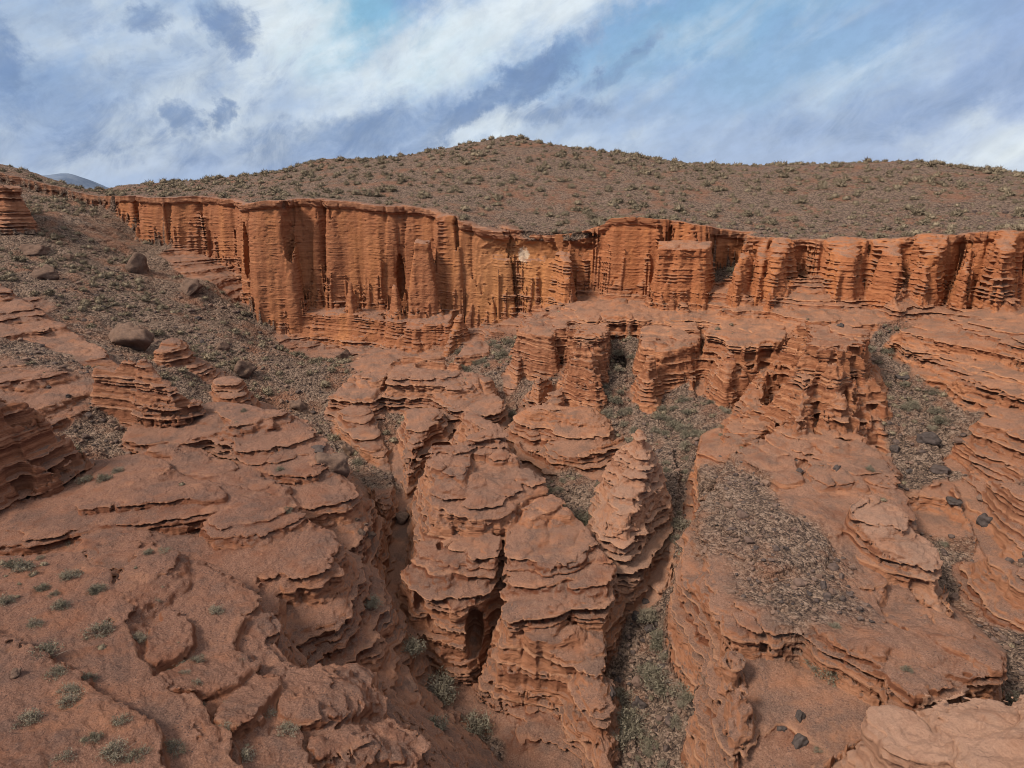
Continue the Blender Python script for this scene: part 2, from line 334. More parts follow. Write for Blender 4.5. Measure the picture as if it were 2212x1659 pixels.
mesa('shelf_butte', [(1535,733,80),(1600,742,78),(1692,727,79),(1700,690,88),(1530,690,90)], s=(4,3,1.6), cap=.5, warp=(.6,.5,.2), clefts=.9, **BT)
mesa('east_butte', [(1700,722,70.0),(1760,748,67.1),(1815,752,66.6),(1888,734,68.0),(1890,695,77.2),(1715,690,79.1)], s=(3.8,3.6,1.25), cap=.55, A=.36, T=.5, fl=1.8, warp=(.7,.5,.3), reach=30, clefts=1.0)
mesa('east_shelf', [(1897,720,80),(2010,732,75),(2120,742,71),(2212,750,67),(2500,765,58),(2600,660,66),(2212,668,84),(1930,690,88)], s=(1.6,4,.9), cap=.4, A=.55, T=.9, fl=.5)
mesa('lower_shelf', [(1950,785,75),(2060,820,67),(2140,845,62.5),(2212,862,59),(2500,890,50),(2600,720,62),(2212,720,76),(1960,740,80)], s=(1.8,4,.8), cap=.4, A=.6, T=1, fl=.5)
mesa('gully_ledge', [(2120,905,57.5),(2212,918,54.5),(2500,935,46),(2500,860,52),(2212,862,61),(2125,872,64)], s=(1.4,3,.7), cap=.4, A=.6, T=1, fl=.5)
ridge('soil_ledge', [(2105,1035,51,.8),(2160,1040,49.5,1.2),(2260,1060,46,1.5)], s=(1.2,3,.7), A=.55, T=.9)
ridge('edge_ledge', [(2130,1190,42.5,.4),(2230,1230,39,1.2)], s=(1.2,3,.7), A=.55, T=.9)
# terraced masses in the middle
TC = dict(A=.6, T=1.0, fl=.4)
ridge('stepped_spur', [(1160,878,77,2.5),(1260,885,76,3),(1250,960,70,3.5),(1262,1035,64,1.5)], s=(1.5,5,.8), **TC)
ridge('stepped_spur', [(1200,800,84,2),(1180,870,78,2)], s=(1.5,5,.8), **TC)
mesa('left_tower', [(722,832,84),(760,850,82),(803,848,82),(835,800,89),(765,790,92)], s=(1.7,4,1.4), cap=.4, warp=(.6,.5,.15), **TC)
ridge('left_tower', [(770,880,80,2.2),(800,950,74,2),(835,1000,70,1)], s=(2,5,1.2), **TC)
mesa('lobed_terrace', [(840,817,84.5),(930,828,83),(990,872,79),(1040,885,77.5),(1080,878,78.5),(1062,800,88),(850,785,91)], s=(1.8,4,1.4), cap=.4, warp=(.6,.5,.15), **TC)
ridge('lobed_terrace', [(905,880,77,2.5),(900,950,71,2.3),(885,1025,65,1.2)], s=(2,5,1.2), **TC)
# spire
ridge('twisted_spire', [(1383,910,57,.3),(1388,985,54.2,.6),(1372,1040,51.8,1.4),(1360,1095,49.5,1.6)], s=(1.7,4.2,3.4), A=.65, T=1, cap=.2, fl=.3, warp=(.4,.5,.12))
# central butte
mesa('central_butte', [(1069,918,62.5),(1130,985,57.5),(1218,1065,51.5),(1313,1190,45.3),(1285,1283,41.2),(1200,1300,40.6),(1105,1306,40.4),(1092,1200,45),(1090,1112,49),(1000,1090,49.5),(890,1068,51),(930,965,58)],
     [(1085,960,59),(1095,998,57),(1113,1050,53),(1000,1030,53),(1200,1150,47.5)], s=(2.6,5,1.8), A=.55, T=.8, cap=.5, fl=1.0, warp=(.6,.5,.15))
ridge('central_butte', [(1066,916,62.8,.7),(1040,903,67,.8),(1012,884,73,1.0)], s=(2.2,5,1.5), A=.55, T=.9, fl=.8, warp=(.5,.5,.15))
ridge('central_butte', [(935,955,58.5,.8),(985,960,58.5,.8),(1066,918,62,.7),(1098,992,57.5,.5),(1115,1050,53.5,.3)], s=(2.2,4,1.5), A=.6, T=1, warp=(.5,.5,.15))
mesa('central_butte', [(880,1172,47.7),(903,1252,44.3),(1000,1292,42.3),(1060,1230,44.5),(1085,1130,48),(900,1100,51)], s=(3.2,9,1.5), A=.55, T=.7, cap=.5, fl=1.1, warp=(.6,.5,.2))
mesa('central_butte', [(1285,1440,37.2),(1250,1425,37.5),(1150,1360,39),(1120,1320,41),(1280,1290,42.5),(1318,1290,43)], s=(4,8,2), A=.55, T=.8, cap=.5, fl=1.0, warp=(.5,.5,.15))
ridge('central_butte', [(1275,1430,37.5,1.0),(1290,1500,35.2,.8),(1300,1570,33.5,.5),(1308,1640,31.7,.3)], s=(2.2,5,1.5), A=.6, T=.9, fl=.8, warp=(.5,.5,.2))
# plateau on the right with its promontory and front wall
mesa('plateau', [(1690,915,62.8),(1570,985,57),(1515,1050,52),(1480,1130,47),(1475,1200,43),(1505,1290,37.5),(1580,1372,32.6),(1740,1347,32.1),(1850,1385,30.2),(1926,1427,28.4),(1990,1470,26.9),(2176,1428,29.3),(2120,1335,33.3),(2010,1285,37.6),(1990,1190,42),(1960,1045,50),(1900,965,57),(1820,905,63)],
     [(1700,1100,45),(1800,1250,37),(1600,1200,40.5),(1720,1000,54.8),(1900,1300,35.5),(1760,896,62.6),(1720,945,58.6),(1810,945,58.6)], s=(6, 12, 3), A=.6, T=.6, cap=.5, fl=.5, warp=(.8,.5,.15))
mesa('plateau', [(1590,1380,33.6),(1740,1375,34.0),(1850,1410,31.9),(1930,1450,29.9),(1900,1560,27.1),(1830,1700,23.9),(1600,1720,24.3),(1585,1560,28.2)],
     [(1650,1480,30.4),(1756,1392,33.4),(1876,1478,29.8),(1700,1560,28.1),(1780,1651,25.9)], s=(5,12,3), A=.4, T=.4, cap=.2, warp=(.4,.3,.1), rough=.4)
mesa('plateau', [(1505,922,66.5),(1478,1000,59.5),(1492,1062,53.5),(1560,1040,54),(1640,960,60),(1690,905,66),(1610,880,70)], s=(2.4,5,1.2), A=.6, T=1.0, cap=.4, fl=.6, warp=(.8,.6,.15))
mesa('promontory', [(2046,1227,38.2),(1975,1190,39.7),(1912,1152,41.2),(1850,1085,44.8),(1885,1055,47),(1930,1080,46),(2003,1135,42.6)], s=(2.6,3,1.2), A=.7, T=.8, cap=.6, fl=.5, warp=(.4,.4,.1))
ridge('plateau', [(1583,1380,32.2,.7),(1592,1480,28.9,.7),(1588,1600,25.9,.5)], s=(5,12,3), A=.6, T=.8)
mesa('pale_slab', [(1868,1556,24.4),(1930,1598,23),(2060,1612,22.2),(2212,1692,19.6),(2400,1720,18.2),(2500,1500,23.5),(2212,1500,26.2),(2000,1500,26.5),(1900,1512,25.8)], s=(2.6,4,1.5), A=.6, T=.6, cap=.6, fl=.3, warp=(.5,.4,.1))
# left side
ridge('castle_rock', [(213,786,64.5,.7),(245,795,64,.5),(278,763,63.6,.45),(292,785,63.4,.3),(306,768,63,.5),(340,805,62,.5),(385,845,61,.3),(425,858,62,.2)], s=(4,6,1.5), A=.3, T=.25, cap=.1, fl=.8, warp=(.3,.35,.2), rough=.3)
mesa('terraced_fin', [(271,935,58),(315,952,56.5),(400,940,57.5),(470,918,59),(505,941,57),(598,906,60),(560,872,63.5),(470,862,65),(280,895,62.5)], s=(1.5,4,.9), cap=.5, warp=(.6,.3,.08), rough=.5, gul=.5, **TC)
ridge('terraced_fin', [(560,900,61,4),(640,990,55.8,4),(690,1050,52,3.2),(718,1150,48.2,2.2),(722,1225,46,.8)], s=(1.25,5,1.6), **TC)
ridge('terraced_fin', [(350,960,56,2),(450,1010,52.5,2.5),(560,1060,49.5,3)], s=(1.1,4,.9), **TC)
mesa('banded_fin', [(63,1160,41),(200,1132,42.4),(360,1107,44),(470,1092,45),(552,1099,44.4),(565,1060,47.8),(400,1012,51),(300,965,55),(100,1000,52.5),(-150,1050,50),(-250,1200,40)], s=(1.6,4,.9), cap=.5, warp=(.6,.3,.08), rough=.5, gul=.5, **TC)
ridge('banded_fin', [(540,1100,44.5,3),(625,1180,41.6,3),(668,1280,38.5,1.8),(672,1362,36.4,.8)], s=(1.4,5,1.6), **TC)
ridge('banded_fin', [(200,1150,42,1.5),(380,1165,41,2),(540,1200,40,2)], s=(1.3,4,.9), **TC)
mesa('near_slope', [(320,1172,36),(420,1196,36),(530,1272,33.4),(563,1332,31.4),(560,1378,30),(625,1434,28.8),(750,1434,29.6),(817,1492,27.4),(790,1537,25.8),(908,1588,24.9),(860,1640,23),(700,1645,22),(660,1800,18),(-200,2000,12.5),(-500,1300,28),(-100,1200,34),(150,1192,35),(240,1262,32)],
     [(300,1400,27),(500,1450,26.8),(100,1600,19.3),(600,1560,23.8)], s=(1.9, 4, 1.0), A=.6, T=1.0, cap=.45, fl=.4, warp=(.7,.3,.06), rough=.5, gul=0)
ridge('left_wall', [(-120,815,48,2),(15,862,50,.8),(75,897,51,.5),(172,978,52,.3)], s=(2.2,7,1.2), A=.12, T=.05, fl=1.6, warp=(.5,.5,.25))
mesa('left_shelf', [(0,600,88),(140,695,82),(262,770,74),(120,798,70),(-150,830,62),(-200,600,85)], s=(1.2, 4, .9), cap=.3, A=.5, T=.8, fl=.3, warp=(.4,.3,.1), rough=.6)
mesa('corner_cliff', [(-200,385,116),(0,393,117),(46,409,119),(35,397,126),(-200,372,135)], s=(5,30,1), A=.3, T=.1, cap=.8, fl=.4, warp=(.5,.4,.1))
for nm_, px, py, Y, w in (('capped_outcrop',370,725,84,1.0),('capped_outcrop',352,745,82.5,.7),('capped_knob',490,815,77,1.6),('capped_knob',495,845,75.5,2)):
    ridge(nm_, [(px,py,Y,w),(px+6,py+4,Y-.5,w)], s=(2,2.6,.8), A=.45, T=.8, warp=(.3,.4,.1))
print('features', round(time.time()-T0, 1))

def gully(line, w_, steep=3.0, below=.5, depth=None):
    """A narrow water-cut slot through whatever stands there."""
    q = pts(line); w, xs, ys = window(q, 7)
    x, y = XX[w], YY[w]; d = np.full(x.shape, 1e9, np.float32)
    for i in range(len(q)-1): d = np.minimum(d, segd(x, y, q[i], q[i+1])[0])
    d = d + NW2[w]*.45 + NW1[w]*.35 + NW3[w]*.15
    fl_ = base[w] - below if depth is None else np.maximum(base[w] - below, H[w] - depth)
    cut = (fl_ + np.maximum(d - w_, 0)*steep).astype(np.float32)
    m = cut < H[w]; H[w][m] = cut[m]
for g_ in ([(1085,745,99),(1085,800,92),(1125,870,85),(1160,925,79)], [(845,900,80),(858,985,72),(868,1080,62),(858,1190,53.5),(850,1270,48)], [(955,925,73),(905,1010,67),(872,1070,62.5)],
           [(1460,890,73),(1480,1000,60.5),(1478,1090,54),(1425,1215,48.5),(1390,1350,43),(1395,1500,36.5),(1400,1660,32)], [(700,900,81),(765,1000,70),(805,1140,57.5)], [(1222,745,90),(1185,850,82)],
           [(1350,745,90),(1352,820,82),(1356,890,76)], [(1520,760,82),(1512,850,76)], [(1697,755,76),(1668,860,69)], [(1935,745,80),(1950,830,72),(2010,910,64),(2085,1050,53),(2150,1190,44.5)]):
    gully(g_, .7)
gully([(1090,1115,48.8),(1078,1230,45),(1060,1330,42.5),(1030,1420,41)], .2, 3.5, depth=1.0)
SLABS = [   # loose sheets of rock: viewing pixel and lift above the ground there
 ('near_slope', [(240,1265,0),(330,1290,.1),(392,1338,.45),(404,1390,.55),(370,1425,.55),(325,1438,.4),(260,1380,0)]),
 ('near_slope', [(430,1370,0),(520,1400,.1),(548,1450,.5),(510,1490,.65),(400,1500,.45),(300,1480,.4),(320,1440,0)]),
 ('near_slope', [(560,1420,0),(610,1450,.2),(590,1510,.65),(540,1570,.75),(480,1585,.6),(440,1560,.3),(470,1500,0)]),
 ('near_slope', [(600,1440,0),(740,1440,.2),(812,1490,.6),(800,1550,.85),(700,1575,.85),(600,1560,.5),(590,1500,0)]),
 ('near_slope', [(640,1580,0),(800,1560,.1),(905,1590,.3),(860,1640,.5),(720,1650,.6),(650,1640,.4)]),
 ('plateau', [(1516,1285,.3),(1590,1262,0),(1700,1285,0),(1716,1318,.5),(1640,1333,.65),(1540,1315,.65)]),
 ('plateau', [(1890,1290,0),(2060,1300,0),(2172,1415,.5),(2135,1440,.65),(2040,1398,.65),(1920,1345,.5)]),
 ('plateau', [(1740,1290,0),(1860,1340,0),(1930,1400,.4),(1900,1420,.5),(1800,1370,.5),(1740,1335,.4)]),
 ('plateau', [(1570,985,.3),(1640,965,0),(1720,1000,0),(1740,1040,.5),(1690,1050,.55),(1620,1010,.6)]),
 ('plateau', [(1700,930,0),(1800,935,0),(1900,985,.4),(1950,1035,.5),(1880,1030,.5),(1780,985,.4)]),
 ('central_butte', [(1140,1195,.2),(1200,1180,.3),(1242,1190,.6),(1235,1215,.7),(1180,1222,.6)]),
 ('banded_fin', [(120,1060,0),(330,1030,0),(470,1050,.3),(480,1080,.6),(330,1090,.6),(180,1110,.5)]),
]
def slab_on(name, poly):
    q = [(*hit(px, py), dz) for px, py, dz in poly]
    global pts_over; pts_over = np.array([(a, b, c + d*(.7 if name == 'near_slope' else .85)) for a, b, c, d in q])
    mesa(name, None, s=(3.5, 50, 3), A=.45, T=.3, cap=.5, fl=.3, warp=(.5, .45, .12), rough=.3, reach=6, rnd=.1, gul=.3)
def hit(px, py, back=0.0, arr=None):
    """First ground point along the ray through a viewing pixel."""
    Y = np.arange(9, 244, .12); a = np.array(P(px, py, 1.0))
    x, y, z = a[0]*Y, Y, a[2]*Y
    i = ((y-Y0)/RS).astype(int); j = np.clip(((x-X0)/RS).astype(int), 0, nx-1)
    below = np.nonzero(z < (H if arr is None else arr)[i, j])[0]
    k = below[0] if len(below) else len(Y)-1
    return np.array([x[k], y[k]+back, z[k]])
for n_, p_ in SLABS: slab_on(n_, p_)
# ---- terracing along gently warped strata
WARPZ = (.9*fbm2(XX, YY, 1/45., 2, 9) + .25*fbm2(XX, YY, 1/9., 2, 10) + .012*XX).astype(np.float32)
lv = [-60.0]; r2 = np.random.default_rng(11)
while lv[-1] < 30: lv.append(lv[-1] + r2.choice([.35, .6, .9, 1.3, 1.9], p=[.22, .26, .22, .2, .1])*r2.uniform(.85, 1.15))
lv = np.array(lv)
zt = np.linspace(-55, 25, 16001).astype(np.float32)
k = np.searchsorted(lv, zt) - 1
t = (zt - lv[k])/(lv[k+1]-lv[k])
tt = np.where(t < .6, t*.35/.6, .35*0 + .21 + (t-.6)/.4*.79)
tt = np.where(t < .72, t/.72*.34, .34 + (t-.72)/.28*.66)
terr_tab = (lv[k] + tt*(lv[k+1]-lv[k])).astype(np.float32)
def tab(z, T): 
    f = np.clip((z + 55)/80*16000, 0, 15999.0); i = f.astype(np.int32)
    return T[i]
zz = H + WARPZ
H = (H + TER*(tab(zz, terr_tab) - zz)).astype(np.float32)
# strata relief profile: hard cap under each level, hollow below it, fine laminae
S = np.zeros_like(zt)
for i, L in enumerate(lv):
    thick = r2.uniform(.10, .24); a = r2.uniform(.5, 1.3); hol = r2.uniform(.25, .8)
    u = L - zt
    S += np.where((u >= 0) & (u < thick), a*np.clip(np.minimum(1, .55 + u/thick*1.6), 0, 1), 0)
    S -= np.where((u >= thick) & (u < thick+hol*1.3), a*1.0*np.exp(-(u-thick)/hol*1.5), 0)
fl_lv = -60 + np.cumsum(r2.uniform(.12, .42, 500)); kk = np.searchsorted(fl_lv, zt); 
S += (r2.uniform(-.42, .42, 502)[kk]).astype(np.float32); BED = ((kk*37) & 63).astype(np.int32)
ker = np.exp(-np.linspace(-2, 2, 5)**2); S = np.convolve(S, ker/ker.sum(), 'same').astype(np.float32)

def blur(a, n, it=2):
    for _ in range(it):
        for ax in (0, 1):
            c = np.cumsum(np.pad(a, [(n+1, n) if i == ax else (0, 0) for i in (0, 1)], mode='edge'), axis=ax, dtype=np.float64)
            a = ((c[2*n+1:] - c[:-2*n-1]) if ax == 0 else (c[:, 2*n+1:] - c[:, :-2*n-1]))/(2*n+1)
            a = a.astype(np.float32)
    return a
HB = blur(H, 3)
GY, GX = np.gradient(HB, RS)
gm = np.hypot(GX, GY)
k = sstep(gm, .12, .55)/np.maximum(gm, 1e-6)
GX = (GX*k).astype(np.float32); GY = (GY*k).astype(np.float32)
AMP = blur(AMP, 3); CAP = blur(CAP, 3); FLU = blur(FLU, 3)
AVAR = (.65 + .6*fbm2(XX, YY, 1/6., 2, 21)).astype(np.float32)
# deep flutes on steep faces
DRP = (.55 - 1.5*np.abs(fbm2(XX, YY, 1/.62, 2, 35))).astype(np.float32)
fl = fbm2(XX, YY, 1/1.5, 2, 31); fl2 = fbm2(XX, YY, 1/.55, 2, 32)
FL1 = ((np.abs(fl)*-1.6 + .45 + .25*fl2)*(.4 + .8*sstep(fbm2(XX, YY, 1/13., 2, 33), -.15, .25))).astype(np.float32)
CAVES = []
for px, py, bk, r_ in ((1024,1362,.2,(.75,2.2,1.9)),(905,1300,.1,(.5,.9,.8)),(930,1345,.1,(.4,.8,.5)),(1150,540,.4,(13,1.7,2.0)),(1270,520,.3,(5,1.5,1.6)),(619,500,.6,(.9,2.6,6.0)),(866,600,.4,(.75,2.0,4.5)),
    (530,540,.4,(.9,2.2,5.0)),(1340,775,.6,(1.0,2.5,3.0)),(452,530,.3,(.6,1.2,4)),(1185,505,.2,(8,1.2,1.0)),
    (1850,860,.2,(.5,.9,1.1)),(1830,862,.2,(.4,.9,1.1)),(950,1180,.1,(.35,.5,.5)),):
    CAVES.append((hit(px, py, bk), r_))
print('strata', round(time.time()-T0, 1))

# ------------------------------------------------------------------ polar grid and iso-surface
AZ0, AZ1 = R(-58), R(58)
da = R(.088)*Q; naz = int((AZ1-AZ0)/da)
az = (AZ0 + da*np.arange(naz)).astype(np.float32)
lr0, lr1 = math.log(9.0), math.log(245.0); dl = .0038*Q; nr = int((lr1-lr0)/dl)
rr = np.exp(lr0 + dl*np.arange(nr)).astype(np.float32)
DZ = .085*Q; ZB = -40.0; nz = int((20-ZB)/DZ)
zl = (ZB + DZ*np.arange(nz)).astype(np.float32)
def samp(A_, x, y):
    fx = np.clip((x-X0)/RS, 0, nx-1.001); fy = np.clip((y-Y0)/RS, 0, ny-1.001)
    ix = fx.astype(np.int32); iy = fy.astype(np.int32); fx = fx-ix; fy = fy-iy
    f = A_.ravel(); b = iy*nx + ix
    p = f[b]; q = f[b+1]; p = p + (q-p)*fx
    s_ = f[b+nx]; q = f[b+nx+1]; s_ = s_ + (q-s_)*fx
    return p + (s_-p)*fy
def near(A_, x, y):
    ix = np.clip(((x-X0)/RS+.5).astype(np.int32), 0, nx-1); iy = np.clip(((y-Y0)/RS+.5).astype(np.int32), 0, ny-1)
    return A_[iy, ix]
def ext(a, n, f):
    for ax in (0, 1):
        b = a
        sh = 1
        tot = 0
        while tot < n:
            s1 = min(sh, n-tot)
            p = np.roll(b, s1, ax); q = np.roll(b, -s1, ax); b = f(f(b, p), q); tot += s1; sh *= 2
        a = b
    return a
HMAX = ext(H, 9, np.maximum) + .35; HMIN = ext(H, 9, np.minimum) - .35

def slab(i0, i1):
    """Surface-net cells for azimuth columns i0..i1 (cells i0..i1-1)."""
    A_, R_ = np.meshgrid(az[i0:i1+1], rr, indexing='ij')
    x = R_*np.sin(A_); y = R_*np.cos(A_)
    h = samp(H, x, y); lo = near(HMIN, x, y); hi = near(HMAX, x, y)
    D = h[:, :, None] - zl[None, None, :]
    k0 = np.clip(((lo-ZB)/DZ).astype(int)-1, 0, nz-1); k1 = np.clip(((hi-ZB)/DZ).astype(int)+2, 1, nz)
    for c_, r_ in CAVES:
        m_ = ((x-c_[0])/r_[0])**2 + ((y-c_[1])/r_[1])**2 < 1.3
        if m_.any():
            k0 = np.where(m_, np.minimum(k0, max(0, int((c_[2]-r_[2]*1.2-ZB)/DZ))), k0)
    cnt = (k1-k0).ravel(); tot = cnt.sum()
    ci = np.repeat(np.arange(cnt.size), cnt)
    kk = np.arange(tot) - np.repeat(np.cumsum(cnt)-cnt, cnt) + np.repeat(k0.ravel(), cnt)
    nxn = x.ravel()[ci]; nyn = y.ravel()[ci]; z = zl[kk]
    gxv = samp(GX, x, y).ravel(); gyv = samp(GY, x, y).ravel()
    amp = (samp(AMP, x, y)*samp(AVAR, x, y)).ravel(); top = samp(TOP, x, y).ravel(); cap = samp(CAP, x, y).ravel()
    wz = samp(WARPZ, x, y).ravel(); fl1 = (samp(FL1, x, y)*samp(FLU, x, y)).ravel()
    u = top[ci] - z; drp = samp(DRP, x, y).ravel()
    n1 = vn3(nxn*.9, nyn*.9, z*.9); n2 = vn3(nxn*2.7+9.1, nyn*2.7, z*3.1)
    sv = tab(z + wz[ci] + .10*n1, S)
    bx = nxn*.83 + nyn*.55 + .5*n1; by = nyn*.83 - nxn*.55 + .5*n2          # jointed blocks, bed by bed
    bed = tab(z + wz[ci] + .10*n1, BED)
    blk = TAB3[(np.floor(bx*1.2 + bed*.37).astype(np.int32) & 63) + ((np.floor(by*1.2 + bed*.61).astype(np.int32) & 63) << 6) + (bed << 12)] - .5
    dl_ = amp[ci]*(sv*(.8+.5*n1) + .75*blk + .95*drp[ci]*(1 - sstep(sv, -.45, .15))) + fl1[ci]*(.75 - .7*sstep(sv, -.1, .5)) + .07*n1 + .07*n2 - .12*np.abs(n2)
    dl_ += cap[ci]*np.where(u < 1.0, 1.0 - .5*np.clip(u, 0, 1), np.maximum(.5-(u-1.0)*1.5, -.35*np.exp(-np.maximum(u-1.3, 0)))) 
    dl_ = np.clip(dl_, -1.6, 1.5)
    f = samp(H, nxn + gxv[ci]*dl_, nyn + gyv[ci]*dl_) - z + .05*n2 + .05*n1
    n3 = vn3(nxn*6.1+3.3, nyn*6.1, z*8.0); f += n3*.04 - .03*np.abs(n3)
    for c_, r_ in CAVES:
        m_ = np.nonzero((np.abs(nxn-c_[0]) < r_[0]*1.3) & (np.abs(nyn-c_[1]) < r_[1]*1.3) & (np.abs(z-c_[2]) < r_[2]*1.3))[0]
        if len(m_):
            q_ = np.sqrt(((nxn[m_]-c_[0])/r_[0])**2 + ((nyn[m_]-c_[1])/r_[1])**2 + ((z[m_]-c_[2])/r_[2])**2) + .12*n2[m_] + .1*n1[m_]
            f[m_] = np.minimum(f[m_], (q_-1)*min(r_))
    D.reshape(-1)[ci*nz + kk] = f
    s = D > 0
    S8 = [s[a:a+s.shape[0]-1, b:b+s.shape[1]-1, c:c+s.shape[2]-1] for a in (0, 1) for b in (0, 1) for c in (0, 1)]
    al = S8[0].copy(); an = S8[0].copy()
    for q in S8[1:]: al &= q; an |= q
    act = np.nonzero(an & ~al)
    I, J, K = act
    c8 = {}
    for a in (0, 1):
        for b in (0, 1):
            for c in (0, 1): c8[a, b, c] = D[I+a, J+b, K+c]
    acc = np.zeros((3, len(I)), np.float32); n = np.zeros(len(I), np.float32)
    for ax in range(3):
        for p in (0, 1):
            for q in (0, 1):
                k_ = [p, q]; k_.insert(ax, 0); a0 = c8[tuple(k_)]; k2 = list(k_); k2[ax] = 1; b0 = c8[tuple(k2)]
                m = (a0 > 0) != (b0 > 0)
                t_ = np.where(m, a0/np.where(m, a0-b0, 1), 0)
                for d_ in range(3):
                    acc[d_] += np.where(m, t_ if d_ == ax else k_[d_], 0)
                n += m
    acc /= n
    aa = AZ0 + da*(I + i0 + acc[0]); r_ = np.exp(lr0 + dl*(J + acc[1])); z_ = ZB + DZ*(K + acc[2])
    vid = ((I + i0).astype(np.int64)*nr + J)*nz + K
    co = np.stack([r_*np.sin(aa), r_*np.cos(aa), z_], 1).astype(np.float32)
    quads = []
    def cid(i, j, k): return ((i + i0).astype(np.int64)*nr + j)*nz + k
    # edges along each axis; only those whose 4 cells lie in this slab (plus the previous slab's last cell)
    e = s[:-1] != s[1:]; e[:, 0] = e[:, -1] = False; e[:, :, 0] = e[:, :, -1] = False
    i, j, k = np.nonzero(e); fl_ = s[i, j, k]
    q = np.stack([cid(i, j-1, k-1), cid(i, j, k-1), cid(i, j, k), cid(i, j-1, k)], 1); q[~fl_] = q[~fl_][:, ::-1]; quads.append(q)
    lo_i = 0 if i0 > 0 else 1
    e = s[:-1, :-1] != s[:-1, 1:]; e[:lo_i] = False; e[:, :, 0] = e[:, :, -1] = False
    i, j, k = np.nonzero(e); fl_ = s[i, j, k]
    q = np.stack([cid(i-1, j, k-1), cid(i-1, j, k), cid(i, j, k), cid(i, j, k-1)], 1); q[~fl_] = q[~fl_][:, ::-1]; quads.append(q)
    e = s[:-1, :, :-1] != s[:-1, :, 1:]; e[:lo_i] = False; e[:, 0] = e[:, -1] = False
    i, j, k = np.nonzero(e); fl_ = s[i, j, k]
    q = np.stack([cid(i-1, j-1, k), cid(i, j-1, k), cid(i, j, k), cid(i-1, j, k)], 1); q[~fl_] = q[~fl_][:, ::-1]; quads.append(q)
    return vid, co, np.concatenate(quads)
step = max(4, int(14/Q))
jobs = [(i, min(i+step, naz-1)) for i in range(0, naz-1, step)]
with ThreadPoolExecutor(4) as ex: res = list(ex.map(lambda a: slab(*a), jobs))
vid = np.concatenate([r[0] for r in res]); VCO = np.concatenate([r[1] for r in res]); QD = np.concatenate([r[2] for r in res])
o = np.argsort(vid); vid = vid[o]; VCO = VCO[o]
QI = np.searchsorted(vid, QD); QI = np.clip(QI, 0, len(vid)-1)
ok = (vid[QI] == QD).all(1); QI = QI[ok].astype(np.int32)
del res, QD
print('iso', len(VCO), len(QI), round(time.time()-T0, 1))
qa = VCO[QI]; qc = qa.mean(1); qn = np.cross(qa[:, 2]-qa[:, 0], qa[:, 3]-qa[:, 1]); qn /= np.maximum(np.linalg.norm(qn, axis=1, keepdims=True), 1e-9)
print('normal z mean', qn[:, 2].mean())

# ------------------------------------------------------------------ materials
def mat(name, fn):
    m = bpy.data.materials.new(name); m.use_nodes = True
    t = m.node_tree; b = t.nodes['Principled BSDF']
    b.inputs['Roughness'].default_value = .95; b.inputs['Specular IOR Level'].default_value = .1
    fn(t, b); return m
def N(t, ty, **k):
    n = t.nodes.new(ty)
    for a, b in k.items():
        if a.startswith('i_'): n.inputs[int(a[2:]) if a[2:].isdigit() else a[2:]].default_value = b
        else: setattr(n, a, b)
    return n
def L(t, a, b): t.links.new(a, b)
def noise(t, vec, scale, detail=6, rough=.6):
    n = N(t, 'ShaderNodeTexNoise'); n.inputs['Scale'].default_value = scale; n.inputs['Detail'].default_value = detail; n.inputs['Roughness'].default_value = rough
    L(t, vec, n.inputs['Vector']); return n.outputs['Fac']
def mapv(t, vec, s):
    n = N(t, 'ShaderNodeMapping'); n.inputs['Scale'].default_value = s; L(t, vec, n.inputs['Vector']); return n.outputs[0]
def ramp(t, v, stops):
    n = N(t, 'ShaderNodeValToRGB'); cr = n.color_ramp
    while len(cr.elements) < len(stops): cr.elements.new(.5)
    for e_, (p, c) in zip(cr.elements, stops): e_.position = p; e_.color = (*c, 1)
    L(t, v, n.inputs[0]); return n.outputs[0]
def rng_(t, v, a, b, c=0, d=1):
    n = N(t, 'ShaderNodeMapRange'); n.inputs[1].default_value = a; n.inputs[2].default_value = b; n.inputs[3].default_value = c; n.inputs[4].default_value = d
    L(t, v, n.inputs[0]); return n.outputs[0]
def mix(t, f, a, b, mode='MIX'):
    n = N(t, 'ShaderNodeMix', data_type='RGBA', blend_type=mode)
    for k_, v in ((0, f), (6, a), (7, b)):
        if hasattr(v, 'links'): L(t, v, n.inputs[k_])
        else: n.inputs[k_].default_value = v if k_ == 0 else (*v, 1)
    return n.outputs[2]
def math_(t, op, a, b=0.):
    n = N(t, 'ShaderNodeMath', operation=op)
    for k_, v in ((0, a), (1, b)):
        if hasattr(v, 'links'): L(t, v, n.inputs[k_])
        else: n.inputs[k_].default_value = v
    return n.outputs[0]
def voro(t, vec, scale, feature='F1', rnd=1.0):
    n = N(t, 'ShaderNodeTexVoronoi', feature=feature); n.inputs['Scale'].default_value = scale; n.inputs['Randomness'].default_value = rnd; L(t, vec, n.inputs['Vector']); return n
